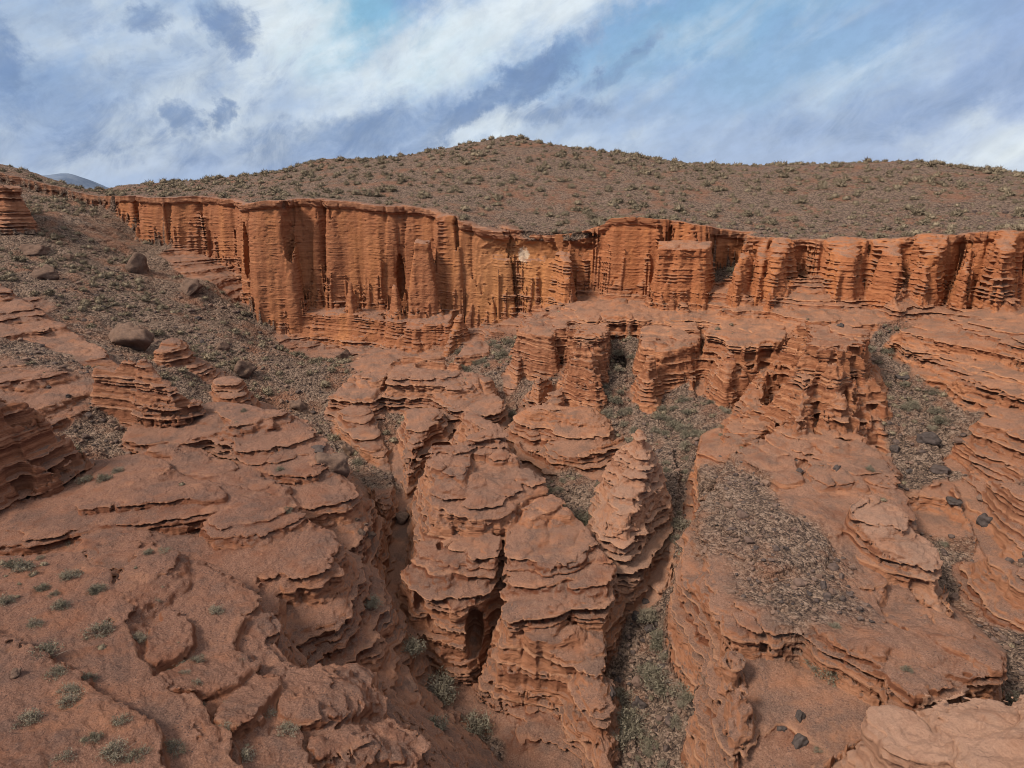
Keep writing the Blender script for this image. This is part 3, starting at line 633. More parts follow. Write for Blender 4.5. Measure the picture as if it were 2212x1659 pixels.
def rock_nodes(cliff, pale=0.0):
  def fn(t, b):
    pos = N(t, 'ShaderNodeNewGeometry'); p = pos.outputs['Position']; nrm = pos.outputs['Normal']
    big = noise(t, p, .045, 5, .6); med = noise(t, p, .5, 6, .65)
    strat = noise(t, mapv(t, p, (.05, .05, 1.9)), 1.0, 6, .65)      # beds lie flat
    streak = noise(t, mapv(t, p, (.8, .8, .035)), 1.0, 5, .62)      # wash marks run down
    if cliff:
        c = ramp(t, strat, [(.25, (.21, .080, .040)), (.45, (.27, .108, .053)), (.6, (.33, .14, .069)), (.78, (.40, .185, .095))])
        c = mix(t, rng_(t, streak, .42, .7, 0, .5), c, (.19, .062, .028))
        sp = hit(1131, 551); mm = N(t, 'ShaderNodeMapping', vector_type='TEXTURE'); mm.inputs['Location'].default_value = tuple(sp); mm.inputs['Scale'].default_value = (1.7, 4, 2.0)
        L(t, p, mm.inputs[0]); gg = N(t, 'ShaderNodeTexGradient', gradient_type='SPHERICAL'); L(t, mm.outputs[0], gg.inputs[0])
        stain = rng_(t, math_(t, 'ADD', gg.outputs['Fac'], math_(t, 'MULTIPLY', noise(t, p, 1.6, 6, .75), 1.1)), .88, 1.0)
        c = mix(t, rng_(t, noise(t, mapv(t, p, (.25, .25, .03)), 1.0, 4), .5, .75, 0, .6), c, (.43, .18, .07))
        oc = hit(1105, 600); mo = N(t, 'ShaderNodeMapping', vector_type='TEXTURE'); mo.inputs['Location'].default_value = tuple(oc); mo.inputs['Scale'].default_value = (13, 14, 16)
        L(t, p, mo.inputs[0]); go = N(t, 'ShaderNodeTexGradient', gradient_type='SPHERICAL'); L(t, mo.outputs[0], go.inputs[0])
        och = rng_(t, math_(t, 'ADD', go.outputs['Fac'], math_(t, 'MULTIPLY', math_(t, 'SUBTRACT', streak, .5), .9)), .05, .7, 0, .68)
        c = mix(t, och, c, (.41, .19, .078))
        c = mix(t, stain, c, (.52, .40, .29))
    else:
        c = ramp(t, strat, [(.28, (.185, .074, .040)), (.42, (.30, .130, .069)), (.55, (.37, .172, .095)), (.7, (.45, .235, .142))])
        c = mix(t, rng_(t, streak, .42, .7, 0, .5), c, (.19, .062, .03))
        c = mix(t, rng_(t, big, .4, .65, 0, .4), c, (.35, .17, .098))
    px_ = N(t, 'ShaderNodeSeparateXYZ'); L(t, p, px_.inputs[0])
    left_dim = math_(t, 'MULTIPLY', rng_(t, math_(t, 'ADD', px_.outputs[0], math_(t, 'MULTIPLY', big, 14.0)), 16, -14), rng_(t, px_.outputs[1], 75, 45))
    sx = N(t, 'ShaderNodeSeparateXYZ'); L(t, nrm, sx.inputs[0])
    flat = rng_(t, sx.outputs[2], .60, .9)
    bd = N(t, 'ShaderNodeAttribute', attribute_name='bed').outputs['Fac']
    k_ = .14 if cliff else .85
    c = mix(t, rng_(t, bd, -.05, -.75, 0, k_), c, (.135, .048, .027))  # soft beds in the hollows, deepened with crevice shade put into their colour
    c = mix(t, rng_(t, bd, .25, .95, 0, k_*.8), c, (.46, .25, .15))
    # weathered gravel on flat rock
    gn = noise(t, p, 11.0, 6, .8)
    grav = ramp(t, gn, [(.3, (.09, .047, .034)), (.46, (.21, .112, .076)), (.6, (.30, .168, .117)), (.74, (.43, .27, .20))])
    v = voro(t, p, 7.0); peb = math_(t, 'LESS_THAN', v.outputs['Distance'], .30)
    vc = N(t, 'ShaderNodeSeparateColor'); L(t, v.outputs['Color'], vc.inputs[0])
    pebm = math_(t, 'MULTIPLY', peb, math_(t, 'GREATER_THAN', vc.outputs[0], .6))
    patch = rng_(t, noise(t, p, .8, 4, .6), .45, .62)
    grav = mix(t, math_(t, 'MULTIPLY', pebm, patch), grav, (.085, .058, .052))
    fm = math_(t, 'MULTIPLY', flat, rng_(t, med, .3, .52, .25, 1))
    dg = rng_(t, noise(t, p, .33, 6, .68), .47, .60)          # patches of darker, greyer gravel
    grav = mix(t, math_(t, 'MULTIPLY', dg, .75), grav, mix(t, rng_(t, gn, .35, .7), (.075, .048, .04), (.235, .15, .115)))
    c = mix(t, fm, c, grav)
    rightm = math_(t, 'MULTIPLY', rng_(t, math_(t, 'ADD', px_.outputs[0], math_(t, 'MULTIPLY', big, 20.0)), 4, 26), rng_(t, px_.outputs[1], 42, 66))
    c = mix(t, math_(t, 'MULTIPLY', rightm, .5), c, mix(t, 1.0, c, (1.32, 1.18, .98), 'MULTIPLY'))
    c = mix(t, math_(t, 'MULTIPLY', left_dim, .55), c, mix(t, 1.0, c, (.70, .62, .63), 'MULTIPLY'))  # near-left rock darkened: dimmer light there put into its colour
    if pale: c = mix(t, math_(t, 'MULTIPLY', rng_(t, med, .3, .6, .5, 1), pale), c, (.50, .30, .205))
    # loose scree: broken stones of several colours
    at = N(t, 'ShaderNodeAttribute', attribute_name='scree')
    v1 = voro(t, p, 3.2); v2 = voro(t, p, 8.5)
    s1 = N(t, 'ShaderNodeSeparateColor'); L(t, v1.outputs['Color'], s1.inputs[0]); s2 = N(t, 'ShaderNodeSeparateColor'); L(t, v2.outputs['Color'], s2.inputs[0])
    sval = math_(t, 'ADD', math_(t, 'MULTIPLY', s1.outputs[0], .45), math_(t, 'MULTIPLY', s2.outputs[0], .55))
    scr = ramp(t, sval, [(.2, (.053, .037, .031)), (.42, (.13, .087, .065)), (.6, (.19, .13, .095)), (.8, (.29, .205, .155))])
    redm = rng_(t, noise(t, p, .16, 5, .65), .50, .66)
    scr = mix(t, math_(t, 'MULTIPLY', redm, .6), scr, (.26, .115, .066))
    c = mix(t, at.outputs['Fac'], c, scr)
    L(t, c, b.inputs['Base Color'])
    bm = N(t, 'ShaderNodeBump'); bm.inputs['Strength'].default_value = 1.0; bm.inputs['Distance'].default_value = .16
    rough = math_(t, 'ADD', noise(t, p, 5.0, 8, .72), math_(t, 'MULTIPLY', noise(t, mapv(t, p, (1.0, 1.0, 10)), 1.0, 7, .72), .5 if cliff else 1.6))
    stones = math_(t, 'ADD', math_(t, 'MULTIPLY', v1.outputs['Distance'], -2.2), math_(t, 'MULTIPLY', v2.outputs['Distance'], -1.0))
    hm = N(t, 'ShaderNodeMix', data_type='FLOAT'); L(t, at.outputs['Fac'], hm.inputs[0]); L(t, rough, hm.inputs[2]); L(t, math_(t, 'ADD', rough, stones), hm.inputs[3])
    L(t, hm.outputs[0], bm.inputs['Height']); L(t, bm.outputs[0], b.inputs['Normal'])
  return fn
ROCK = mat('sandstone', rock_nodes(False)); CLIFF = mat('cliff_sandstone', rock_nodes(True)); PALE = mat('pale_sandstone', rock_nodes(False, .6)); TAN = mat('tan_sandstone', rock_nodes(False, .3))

# ------------------------------------------------------------------ terrain objects cut from the one surface
pid = near(ID, qc[:, 0], qc[:, 1]); qtop = near(TOP, qc[:, 0], qc[:, 1])
rockm = blur((ID > 0).astype(np.float32), 2)
scree = (SOIL*(1 - sstep(rockm, .2, .8))).astype(np.float32)
PL = (ID == NAMES.index('plateau'))
scree = np.maximum(scree, blur(PL.astype(np.float32)*.95, 4)*sstep(fbm2(XX, YY, 1/8., 4, 52) - .5*((XX-18.6)**2/42 + (YY-43)**2/130) + .62 + .12*NW2, -.05, .5))
HILLM = np.zeros(H.shape, np.float32); HILLM[(ID == NAMES.index('hill'))] = 1; 
gmr = np.hypot(*np.gradient(HB, RS)); HILLM *= 1 - sstep(gmr, .8, 1.6)
SCR = np.maximum(scree, blur(HILLM, 2))
vs_ = samp(SCR, VCO[:, 0], VCO[:, 1])*(1 - sstep(near(TOP, VCO[:, 0], VCO[:, 1]) - VCO[:, 2], 1.25, 1.7)*(near(ID, VCO[:, 0], VCO[:, 1]) > 0))
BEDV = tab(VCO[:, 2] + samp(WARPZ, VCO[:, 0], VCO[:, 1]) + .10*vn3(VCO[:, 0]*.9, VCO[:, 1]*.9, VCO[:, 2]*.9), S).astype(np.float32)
hid = NAMES.index('hill'); cid_ = ident('cliff'); eid = ident('east_cliff')
steep = (pid == hid) & (qtop - qc[:, 2] > 1.35)
xs_ = qc[:, 0]
pid = pid.copy()
pid[steep & (xs_ < 35)] = cid_; pid[steep & (xs_ >= 35)] = eid
pid[((pid == cid_) | (pid == eid)) & (xs_ < -62)] = ident('far_cliff')
pid[(pid == NAMES.index('far_cliff')) & (qc[:, 1] > 147)] = hid
def mesh_from(name, faces, m):
    u, inv = np.unique(faces, return_inverse=True); inv = inv.reshape(faces.shape)
    me = bpy.data.meshes.new(name); n = len(u); f = len(faces)
    me.vertices.add(n); me.vertices.foreach_set('co', VCO[u].ravel())
    me.loops.add(f*4); me.loops.foreach_set('vertex_index', inv.ravel().astype(np.int32))
    me.polygons.add(f); me.polygons.foreach_set('loop_start', np.arange(0, f*4, 4, dtype=np.int32))
    me.polygons.foreach_set('use_smooth', np.ones(f, bool))
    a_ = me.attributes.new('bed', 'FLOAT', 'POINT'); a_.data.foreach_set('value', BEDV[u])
    a_ = me.attributes.new('scree', 'FLOAT', 'POINT'); a_.data.foreach_set('value', vs_[u])
    me.update(calc_edges=True); me.materials.append(m)
    ob = bpy.data.objects.new(name, me); col.objects.link(ob); return ob
OBJ = {}
FORMS = {   # raster name: (object name, category, label)
 'cliff': ('cliff', 'cliff', 'tall smooth orange cliff wall with fluted columns under the shrubby hill'),
 'east_cliff': ('cliff', 'cliff', 'banded cliff of buttresses and shadowed clefts with thin level ledges, at the right'),
 'far_cliff': ('cliff', 'cliff', 'low far end of the orange cliff at the head of the scree slope'),
 'skirt_butte': ('rock_butte', 'butte', 'small pale-topped butte at the foot of the tall cliff wall'),
 'square_tower': ('rock_tower', 'rock tower', 'square-topped tower standing against the cliff right of the golden wall'),
 'mid_terrace': ('rock_terrace', 'rock terrace', 'broad bare terrace with ledged rim at the foot of the cliffs'),
 'cleft_butte': ('rock_butte', 'butte', 'tapering butte left of the dark recess beneath the golden cliff'),
 'fluted_butte': ('rock_butte', 'butte', 'tall narrow fluted butte standing free in front of the terrace'),
 'arch_butte': ('rock_butte', 'butte', 'flat-topped butte right of the dark shrub-filled cleft'),
 'shelf_butte': ('rock_butte', 'butte', 'wide low butte with overhanging rim joining the largest butte'),
 'east_butte': ('rock_butte', 'butte', 'largest flat-topped butte with stacked ledges beside the right gully'),
 'east_shelf': ('rock_shelf', 'rock shelf', 'upper stack of level rock ledges along the right edge'),
 'lower_shelf': ('rock_shelf', 'rock shelf', 'thick lower rock shelf with undercut face above the right gully'),
 'gully_ledge': ('rock_ledge', 'rock ledge', 'short red ledge below the thick shelf at the right edge'),
 'soil_ledge': ('rock_ledge', 'rock ledge', 'small rounded ledge beside the blackish boulders at the right edge'),
 'edge_ledge': ('rock_ledge', 'rock ledge', 'small low ledge at the lower right edge above the shrubs'),
 'stepped_spur': ('rock_spur', 'rock spur', 'stepped spur of thin ledges descending towards the twisted spire'),
 'left_tower': ('rock_tower', 'rock tower', 'stacked ledged tower at the foot of the scree slope'),
 'lobed_terrace': ('rock_terrace', 'rock terrace', 'lobed terrace of rounded ledges behind the central butte'),
 'twisted_spire': ('rock_spire', 'rock spire', 'slender ledged spire standing alone in the gully'),
 'central_butte': ('rock_butte', 'butte', 'big pointed central butte with overhanging ledges and a dark cave'),
 'promontory': ('rock_promontory', 'rock promontory', 'long overhanging rock tongue jutting from the gravel plateau'),
 'pale_slab': ('rock_slab', 'rock slab', 'pale thick slab with undercut lip at the lower right corner'),
 'castle_rock': ('rock_pinnacle', 'rock pinnacle', 'castle-like pinnacled outcrop with small capped turrets'),
 'terraced_fin': ('rock_fin', 'rock fin', 'terraced rock fin running from the castle-like outcrop down to the ravine'),
 'banded_fin': ('rock_fin', 'rock fin', 'long banded fin with undercut ledges between the near slope and the terraced fin'),
 'left_wall': ('rock_wall', 'rock wall', 'steep cracked red rock wall at the left edge'),
 'left_shelf': ('rock_shelf', 'rock shelf', 'smooth pink sloping shelf at the left edge below the scree'),
 'corner_cliff': ('cliff', 'cliff', 'short dark cliff with capped top at the upper left edge'),
 'capped_outcrop': ('capped_outcrop', 'rock outcrop', 'small crumbling capped outcrop on the scree slope'),
 'capped_knob': ('capped_outcrop', 'rock outcrop', 'round capped knob beneath the dark leaning block'),
}
GROUND = {'base': 'ground', 'hill': 'hill', 'plateau': 'plateau', 'near_slope': 'slope'}
bid = ident('scree_slope')
pid[(pid == 0) & (qc[:, 0] < -12) & (qc[:, 1] > 70)] = bid; GROUND['scree_slope'] = 'scree_slope'
for i, nme in enumerate(NAMES):
    f = QI[pid == i]
    if len(f) < 20: continue
    if nme in GROUND:
        ob = mesh_from(GROUND[nme], f, ROCK); ob['kind'] = 'structure'
    else:
        n_, c_, l_ = FORMS[nme]
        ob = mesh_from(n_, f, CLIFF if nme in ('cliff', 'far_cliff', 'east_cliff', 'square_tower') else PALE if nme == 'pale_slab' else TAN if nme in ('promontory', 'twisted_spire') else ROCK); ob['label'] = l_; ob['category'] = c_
        ob['kind'] = 'thing'
    OBJ[nme] = ob
print('meshes', round(time.time()-T0, 1))

# ------------------------------------------------------------------ far ground and mountain
def simple_mesh(name, V, F, m, smooth=True, tint=None, parent=None):
    me = bpy.data.meshes.new(name); me.from_pydata([tuple(v) for v in V], [], [tuple(int(i) for i in f) for f in F])
    if smooth: me.polygons.foreach_set('use_smooth', np.ones(len(me.polygons), bool))
    me.update(); me.materials.append(m)
    ob = bpy.data.objects.new(name, me); col.objects.link(ob)
    if parent: ob.parent = parent
    return ob
def far_nodes(c0, c1, sc):
    def fn(t, b):
        p = N(t, 'ShaderNodeNewGeometry').outputs['Position']
        L(t, mix(t, rng_(t, noise(t, p, sc, 6, .65), .35, .65), c0, c1), b.inputs['Base Color'])
    return fn
FARM = mat('haze_tinted_rock', far_nodes((.10, .135, .20), (.15, .185, .245), .02)); PLAINM = mat('dusty_plain', far_nodes((.22, .17, .13), (.30, .24, .19), .004))  # the mountain's blue distance haze is put into its rock colour
plain = simple_mesh('far_plain', [(9000*math.cos(a), 9000*math.sin(a), -150) for a in np.linspace(0, 2*math.pi, 64, endpoint=False)], [range(64)], PLAINM)
mx, my = np.meshgrid(np.linspace(-3100, -1200, 110), np.linspace(2600, 3900, 60))
def ridge_h(x, y):
    c = np.array([P(px, py, 3000) for px, py in ((-500,330),(-100,352),(60,378),(95,379),(130,374),(152,374),(172,382),(195,398),(215,408),(300,425),(420,440))])
    h = np.interp(x, c[:, 0], c[:, 2]); cr = 1-np.abs(y-3000)/750
    rg = (1-np.abs(fbm2(x, y, 1/260., 4, 61)))**2
    return -150 + (h+150)*np.clip(cr, 0, 1)**.8*(1 - (1-cr)*.5*rg) + 6*fbm2(x, y, 1/70., 3, 62)*np.clip((1-cr)*3, .15, 1)
mz = ridge_h(mx.astype(np.float32), my.astype(np.float32))
ii = np.arange(59)[:, None]*110 + np.arange(109)[None, :]; ii = ii.ravel()
mount = simple_mesh('mountain', np.stack([mx.ravel(), my.ravel(), mz.ravel()], 1), np.stack([ii, ii+1, ii+111, ii+110], 1), FARM)
for o_ in (plain, mount): o_['kind'] = 'structure'

# ------------------------------------------------------------------ plants and stones
def tint_nodes(stops, bump=0.0, spotted=False):
    def fn(t, b):
        at = N(t, 'ShaderNodeAttribute', attribute_name='tint'); oi = N(t, 'ShaderNodeObjectInfo')
        v = math_(t, 'FRACT', math_(t, 'ADD', at.outputs['Fac'], oi.outputs['Random']))
        c = ramp(t, v, stops)
        p = N(t, 'ShaderNodeNewGeometry').outputs['Position']
        nz_ = noise(t, p, 3.0 if not spotted else 1.3, 6, .7)
        c = mix(t, rng_(t, nz_, .4, .7, 0, .5), c, tuple(min(1, q*1.7+.02) for q in stops[len(stops)//2][1]))
        if spotted:
            v_ = voro(t, p, 5.0); sc_ = N(t, 'ShaderNodeSeparateColor'); L(t, v_.outputs['Color'], sc_.inputs[0])
            c = mix(t, math_(t, 'MULTIPLY', sc_.outputs[0], .5), c, (.075, .05, .042))
        L(t, c, b.inputs['Base Color'])
        if bump:
            bm = N(t, 'ShaderNodeBump'); bm.inputs['Strength'].default_value = bump; bm.inputs['Distance'].default_value = .15
            L(t, noise(t, p, 4.0, 8, .7), bm.inputs['Height']); L(t, bm.outputs[0], b.inputs['Normal'])
    return fn
STONE = mat('dark_stone', tint_nodes([(0, (.042, .034, .032)), (.35, (.075, .055, .048)), (.6, (.12, .076, .058)), (.85, (.185, .115, .082)), (1, (.075, .056, .05))], .5))
CONGL = mat('conglomerate', tint_nodes([(0, (.115, .074, .053)), (.5, (.145, .09, .064)), (1, (.125, .08, .057))], 1.0, True))
BLACK = mat('black_rock', tint_nodes([(0, (.042, .034, .032)), (.5, (.07, .052, .046)), (1, (.052, .042, .038))], .9))
SHRUB = mat('dry_shrub', tint_nodes([(0, (.11, .086, .058)), (.3, (.19, .148, .10)), (.55, (.14, .112, .076)), (.8, (.235, .185, .125)), (1, (.12, .094, .064))]))
TWIG = mat('grey_twig', tint_nodes([(0, (.13, .105, .085)), (.5, (.17, .14, .11)), (1, (.14, .115, .09))]))
LEAF = mat('sage_leaf', tint_nodes([(0, (.08, .073, .05)), (.35, (.125, .11, .076)), (.7, (.19, .16, .115)), (1, (.10, .088, .062))]))
def ico(sub):
    g = (1+5**.5)/2
    V = [(-1,g,0),(1,g,0),(-1,-g,0),(1,-g,0),(0,-1,g),(0,1,g),(0,-1,-g),(0,1,-g),(g,0,-1),(g,0,1),(-g,0,-1),(-g,0,1)]
    F = [(0,11,5),(0,5,1),(0,1,7),(0,7,10),(0,10,11),(1,5,9),(5,11,4),(11,10,2),(10,7,6),(7,1,8),(3,9,4),(3,4,2),(3,2,6),(3,6,8),(3,8,9),(4,9,5),(2,4,11),(6,2,10),(8,6,7),(9,8,1)]
    V = [np.array(v)/np.linalg.norm(v) for v in V]
    for _ in range(sub):
        mid = {}; nf = []
        def m_(a, b):
            k = (min(a, b), max(a, b))
            if k not in mid:
                v = V[a]+V[b]; V.append(v/np.linalg.norm(v)); mid[k] = len(V)-1
            return mid[k]
        for a, b, c in F:
            x, y, z = m_(a, b), m_(b, c), m_(c, a); nf += [(a,x,z),(b,y,x),(c,z,y),(x,y,z)]
        F = nf
    return np.array(V), np.array(F)
def rock_mesh(seed, sub=2, cuts=7, flat=.75, rough=.12):
    """An angular stone: a ball planed by random cuts, then roughened."""
    r_ = np.random.default_rng(seed); V, F = ico(sub)
    for _ in range(cuts):
        n = r_.normal(size=3); n /= np.linalg.norm(n); d = r_.uniform(.45, .85)
        k = np.maximum(V@n - d, 0); V = V - k[:, None]*n*.92
    o = r_.uniform(0, 40, 3)
    nz_ = vn3((V[:, 0]*2.2+o[0]).astype(np.float32), (V[:, 1]*2.2+o[1]).astype(np.float32), (V[:, 2]*2.2+o[2]).astype(np.float32))
    n2_ = vn3((V[:, 0]*6+o[1]).astype(np.float32), (V[:, 1]*6+o[2]).astype(np.float32), (V[:, 2]*6+o[0]).astype(np.float32))
    V = V*(1 + rough*nz_ + rough*.45*n2_)[:, None]*np.array([1, r_.uniform(.7, 1), flat])
    return V, F
def cushion(seed, sub=1, spikes=90):
    """A dry cushion shrub: ragged low dome bristling with twigs."""
    r_ = np.random.default_rng(seed); V, F = ico(sub)
    o = r_.uniform(0, 40, 3)
    V = V*(.78 + .3*vn3((V[:, 0]*2.5+o[0]).astype(np.float32), (V[:, 1]*2.5+o[1]).astype(np.float32), (V[:, 2]*2.5+o[2]).astype(np.float32)))[:, None]*np.array([.42, .42, .34]) + np.array([0, 0, .10])
    vs, fs = [V], [F]; n = len(V)
    for _ in range(spikes):
        a = r_.uniform(0, 2*math.pi); e_ = math.asin(r_.uniform(.05, 1)); d = np.array([math.cos(a)*math.cos(e_), math.sin(a)*math.cos(e_), math.sin(e_)*.95])
        s_ = np.cross(d, r_.normal(size=3)); s_ /= np.linalg.norm(s_)
        b_ = d*.25; l = r_.uniform(.44, .68)
        vs.append(np.array([b_ - s_*.042, b_ + s_*.042, d*l + r_.normal(size=3)*.05 + np.array([0, 0, .02])])); fs.append(np.array([[n, n+1, n+2]])); n += 3
    return np.concatenate(vs), np.concatenate(fs)
def twigs(seed, n=130):
    r_ = np.random.default_rng(seed); vs, fs = [], []; k = 0
    for _ in range(n):
        a = r_.uniform(0, 2*math.pi); e_ = math.asin(r_.uniform(.12, 1)); d = np.array([math.cos(a)*math.cos(e_), math.sin(a)*math.cos(e_), math.sin(e_)])
        s_ = np.cross(d, r_.normal(size=3)); s_ /= np.linalg.norm(s_); l = r_.uniform(.32, .6); b_ = np.array([*r_.normal(size=2)*.06, -.03])
        m_ = b_ + d*l*.55 + r_.normal(size=3)*.03; t_ = b_ + d*l + np.array([0, 0, -.04*l]) + r_.normal(size=3)*.04
        w_ = .012
        vs.append(np.array([b_-s_*w_, b_+s_*w_, m_+s_*w_*.8, m_-s_*w_*.8, t_])); fs += [(k, k+1, k+2, k+3), (k+3, k+2, k+4)]; k += 5
    return np.concatenate(vs), fs
def leaves(seed, n=1000):
    r_ = np.random.default_rng(seed); vs, fs = [], []; k = 0
    cl = r_.normal(size=(26, 3)); cl /= np.linalg.norm(cl, axis=1, keepdims=True); cl[:, 2] = np.abs(cl[:, 2]); cl *= r_.uniform(.28, .52, (26, 1))*np.array([1, 1, .85])
    for _ in range(n):
        c = cl[r_.integers(26)] + r_.normal(size=3)*.075; c[2] = max(c[2], .0)
        d = r_.normal(size=3) + np.array([0, 0, .6]); d /= np.linalg.norm(d); s_ = np.cross(d, r_.normal(size=3)); s_ /= np.linalg.norm(s_)
        l = r_.uniform(.06, .13); w_ = r_.uniform(.008, .018)
        vs.append(np.array([c - s_*w_, c + s_*w_, c + d*l])); fs.append((k, k+1, k+2)); k += 3
    return np.concatenate(vs), fs
def lib_mesh(name, V, F, m, smooth=False):
    me = bpy.data.meshes.new(name); me.from_pydata([tuple(v) for v in V], [], [tuple(int(i) for i in f) for f in F])
    if smooth: me.polygons.foreach_set('use_smooth', np.ones(len(me.polygons), bool))
    me.update(); me.materials.append(m); return me
def tag(o, label, cat, group=None, kind=None):
    o['label'] = label; o['category'] = cat
    if group: o['group'] = group
    if kind: o['kind'] = kind
def bulk(name, lib, xs, ys, zs, sc, rot, m, seed, smooth=False):
    """One mesh holding many small copies of the library shapes (the uncountable rest)."""
    r_ = np.random.default_rng(seed); which = r_.integers(0, len(lib), len(xs))
    vs, fs, tn = [], [], []; k = 0
    for li, (V, F) in enumerate(lib):
        F = np.asarray(F); idx = np.nonzero(which == li)[0]
        if not len(idx): continue
        c, s_ = np.cos(rot[idx]), np.sin(rot[idx]); q = sc[idx]
        X = (V[None, :, 0]*c[:, None] - V[None, :, 1]*s_[:, None])*q[:, None] + xs[idx][:, None]
        Y = (V[None, :, 0]*s_[:, None] + V[None, :, 1]*c[:, None])*q[:, None] + ys[idx][:, None]
        Z = V[None, :, 2]*q[:, None] + zs[idx][:, None]
        vs.append(np.stack([X, Y, Z], 2).reshape(-1, 3)); n = len(V)
        fs.append((F[None] + (np.arange(len(idx))*n)[:, None, None]).reshape(-1, 3) + k); k += n*len(idx)
        tn.append(np.repeat(r_.random(len(idx)), n))
    V = np.concatenate(vs).astype(np.float32); F = np.concatenate(fs).astype(np.int32); tn = np.concatenate(tn).astype(np.float32)
    me = bpy.data.meshes.new(name); me.vertices.add(len(V)); me.vertices.foreach_set('co', V.ravel())
    me.loops.add(F.size); me.loops.foreach_set('vertex_index', F.ravel())
    me.polygons.add(len(F)); me.polygons.foreach_set('loop_start', np.arange(0, F.size, 3, dtype=np.int32))
    if smooth: me.polygons.foreach_set('use_smooth', np.ones(len(F), bool))
    a_ = me.attributes.new('tint', 'FLOAT', 'POINT'); a_.data.foreach_set('value', tn)
    me.update(calc_edges=True); me.materials.append(m)
    ob = bpy.data.objects.new(name, me); col.objects.link(ob); ob['kind'] = 'stuff'; return ob
def project(x, y, z):
    d = y*ct - z*st; u = x/d; v = (y*st + z*ct)/d
    return CX + u*FPX, CY - v*FPX
def visible(x, y, z):
    px, py = project(x, y, z); ok = (px > -5) & (px < 2217) & (py < 1664) & (py > 0)
    t_ = np.linspace(.15, .995, 160)[:, None]
    hz = samp(H, (t_*x).ravel().astype(np.float32), np.maximum(t_*y, Y0).ravel().astype(np.float32)).reshape(160, -1)
    return ok & (hz < t_*z + .15).all(0)
prng = np.random.default_rng(77)
def scatter(cell, x0, x1, y0, y1, jit=.48):
    a, b = np.meshgrid(np.arange(x0, x1, cell), np.arange(y0, y1, cell))
    a = a.ravel() + prng.uniform(-jit, jit, a.size)*cell; b = b.ravel() + prng.uniform(-jit, jit, b.size)*cell
    return a.astype(np.float32), b.astype(np.float32)
infan = lambda x, y: (np.abs(np.arctan2(x, y)) < R(50)) & (np.hypot(x, y) > 11)
hx, hy = scatter(2.15, -200, 200, 80, 240)
SL = np.hypot(*np.gradient(blur(H, 2), RS)).astype(np.float32)
hm = infan(hx, hy) & (near(HILLM, hx, hy) > .8) & (np.hypot(hx, hy) < 232) & (prng.random(len(hx)) < .8 + .9*fbm2(hx, hy, 1/10., 3, 71))
hx, hy = hx[hm], hy[hm]; hs = (.5 + 1.5*prng.random(len(hx))**2)*(1 + .25*prng.normal(size=len(hx)).clip(-1, 2)); hz = samp(H, hx, hy) - .05
# scree slope on the left and other grey ground
sx_, sy_ = scatter(1.35, -100, 80, 26, 152)
sc_ = samp(SCR, sx_, sy_); sl_ = samp(SL, sx_, sy_)
gm_ = infan(sx_, sy_) & (near(ID, sx_, sy_) == 0) & (sc_ > .45) & (sl_ < 1.1) & (prng.random(len(sx_)) < .36 + 1.2*fbm2(sx_, sy_, 1/7., 3, 72))
sx_, sy_ = sx_[gm_], sy_[gm_]; ss = (.45 + 1.35*prng.random(len(sx_))**1.6)*np.where(sx_ > -8, 1.15, 1.0); sz_ = samp(H, sx_, sy_) - .05
# sparse shrubs on red ground and on the rock tops
ex, ey = scatter(1.1, -32, -8, 15, 40)
em = infan(ex, ey) & (samp(SL, ex, ey) < .8) & (near(ID, ex, ey) == NAMES.index('near_slope')) & (prng.random(len(ex)) < np.clip(.25 + .9*fbm2(ex, ey, 1/5., 2, 73) - .1*np.maximum(0, ex+.62*ey), 0, 1))
rx, ry = scatter(4.5, -60, 70, 14, 100)
rm = infan(rx, ry) & (samp(SL, rx, ry) < .45) & (samp(SCR, rx, ry) < .5) & (prng.random(len(rx)) < .22)
rx, ry = np.concatenate([rx[rm], ex[em]]), np.concatenate([ry[rm], ey[em]]); rs = .25 + .75*prng.random(len(rx))**2; rz = samp(H, rx, ry) - .04
AX = np.concatenate([hx, sx_, rx]); AY = np.concatenate([hy, sy_, ry]); AZ_ = np.concatenate([hz, sz_, rz]); AS = np.concatenate([hs, ss, rs])
KIND = np.concatenate([np.zeros(len(hx), int), np.where((sx_ < -12) & (sy_ > 72), 1, np.where(sx_ > 26, 4, np.where(sx_ < 1, 2, 3))), np.full(len(rx), 5)])
vis = visible(AX, AY, AZ_ + AS*.35)
rank = np.where(vis, AS/np.hypot(AX, AY), 0)
order = np.argsort(-rank)
NAMED_SHRUBS = [(95,1421,1.5),(215,1366,1.2),(120,1461,.9),(185,1471,.9),(130,1311,.9),(210,1276,.8),(150,1246,1.1),(50,1231,1.3),(245,1631,1.1),(135,1646,.8),(620,1586,1.0),(525,1636,.9),(465,1321,.8),(150,1516,.9),(260,1561,.8),(510,1376,.5),
 (28,1223,1.0),(176,1202,.9),(155,1177,.8),(91,1272,.8),(355,1195,.9),(204,1275,.8),(186,1040,1.4),(225,1036,1.2),(605,1015,.8),(527,889,.8),(622,1103,.7),(800,1306,1.1),(885,1406,1.5),(950,1496,1.9),(1025,1576,1.7),(940,1576,1.3),
 (1266,1131,2.0),(1426,1476,1.7),(1366,1566,1.6),(1426,1386,1.5),(1806,1461,1.3),(1770,1440,.9),(1480,1500,1.2),(1330,1600,1.1),(10,1300,.9),(75,1350,.8),(300,1640,.9),(60,1560,1.0),(200,1600,.7),(340,1300,.5),(420,1480,.6),(550,1545,.6)]
SHL = ['large dark grey-green shrub on the near red slope at the far left','bushy grey-green shrub in the middle of the near red slope']
TW = [lib_mesh('twigs', *twigs(200+i), TWIG) for i in range(4)]; LV = [lib_mesh('foliage', *leaves(300+i), LEAF) for i in range(4)]
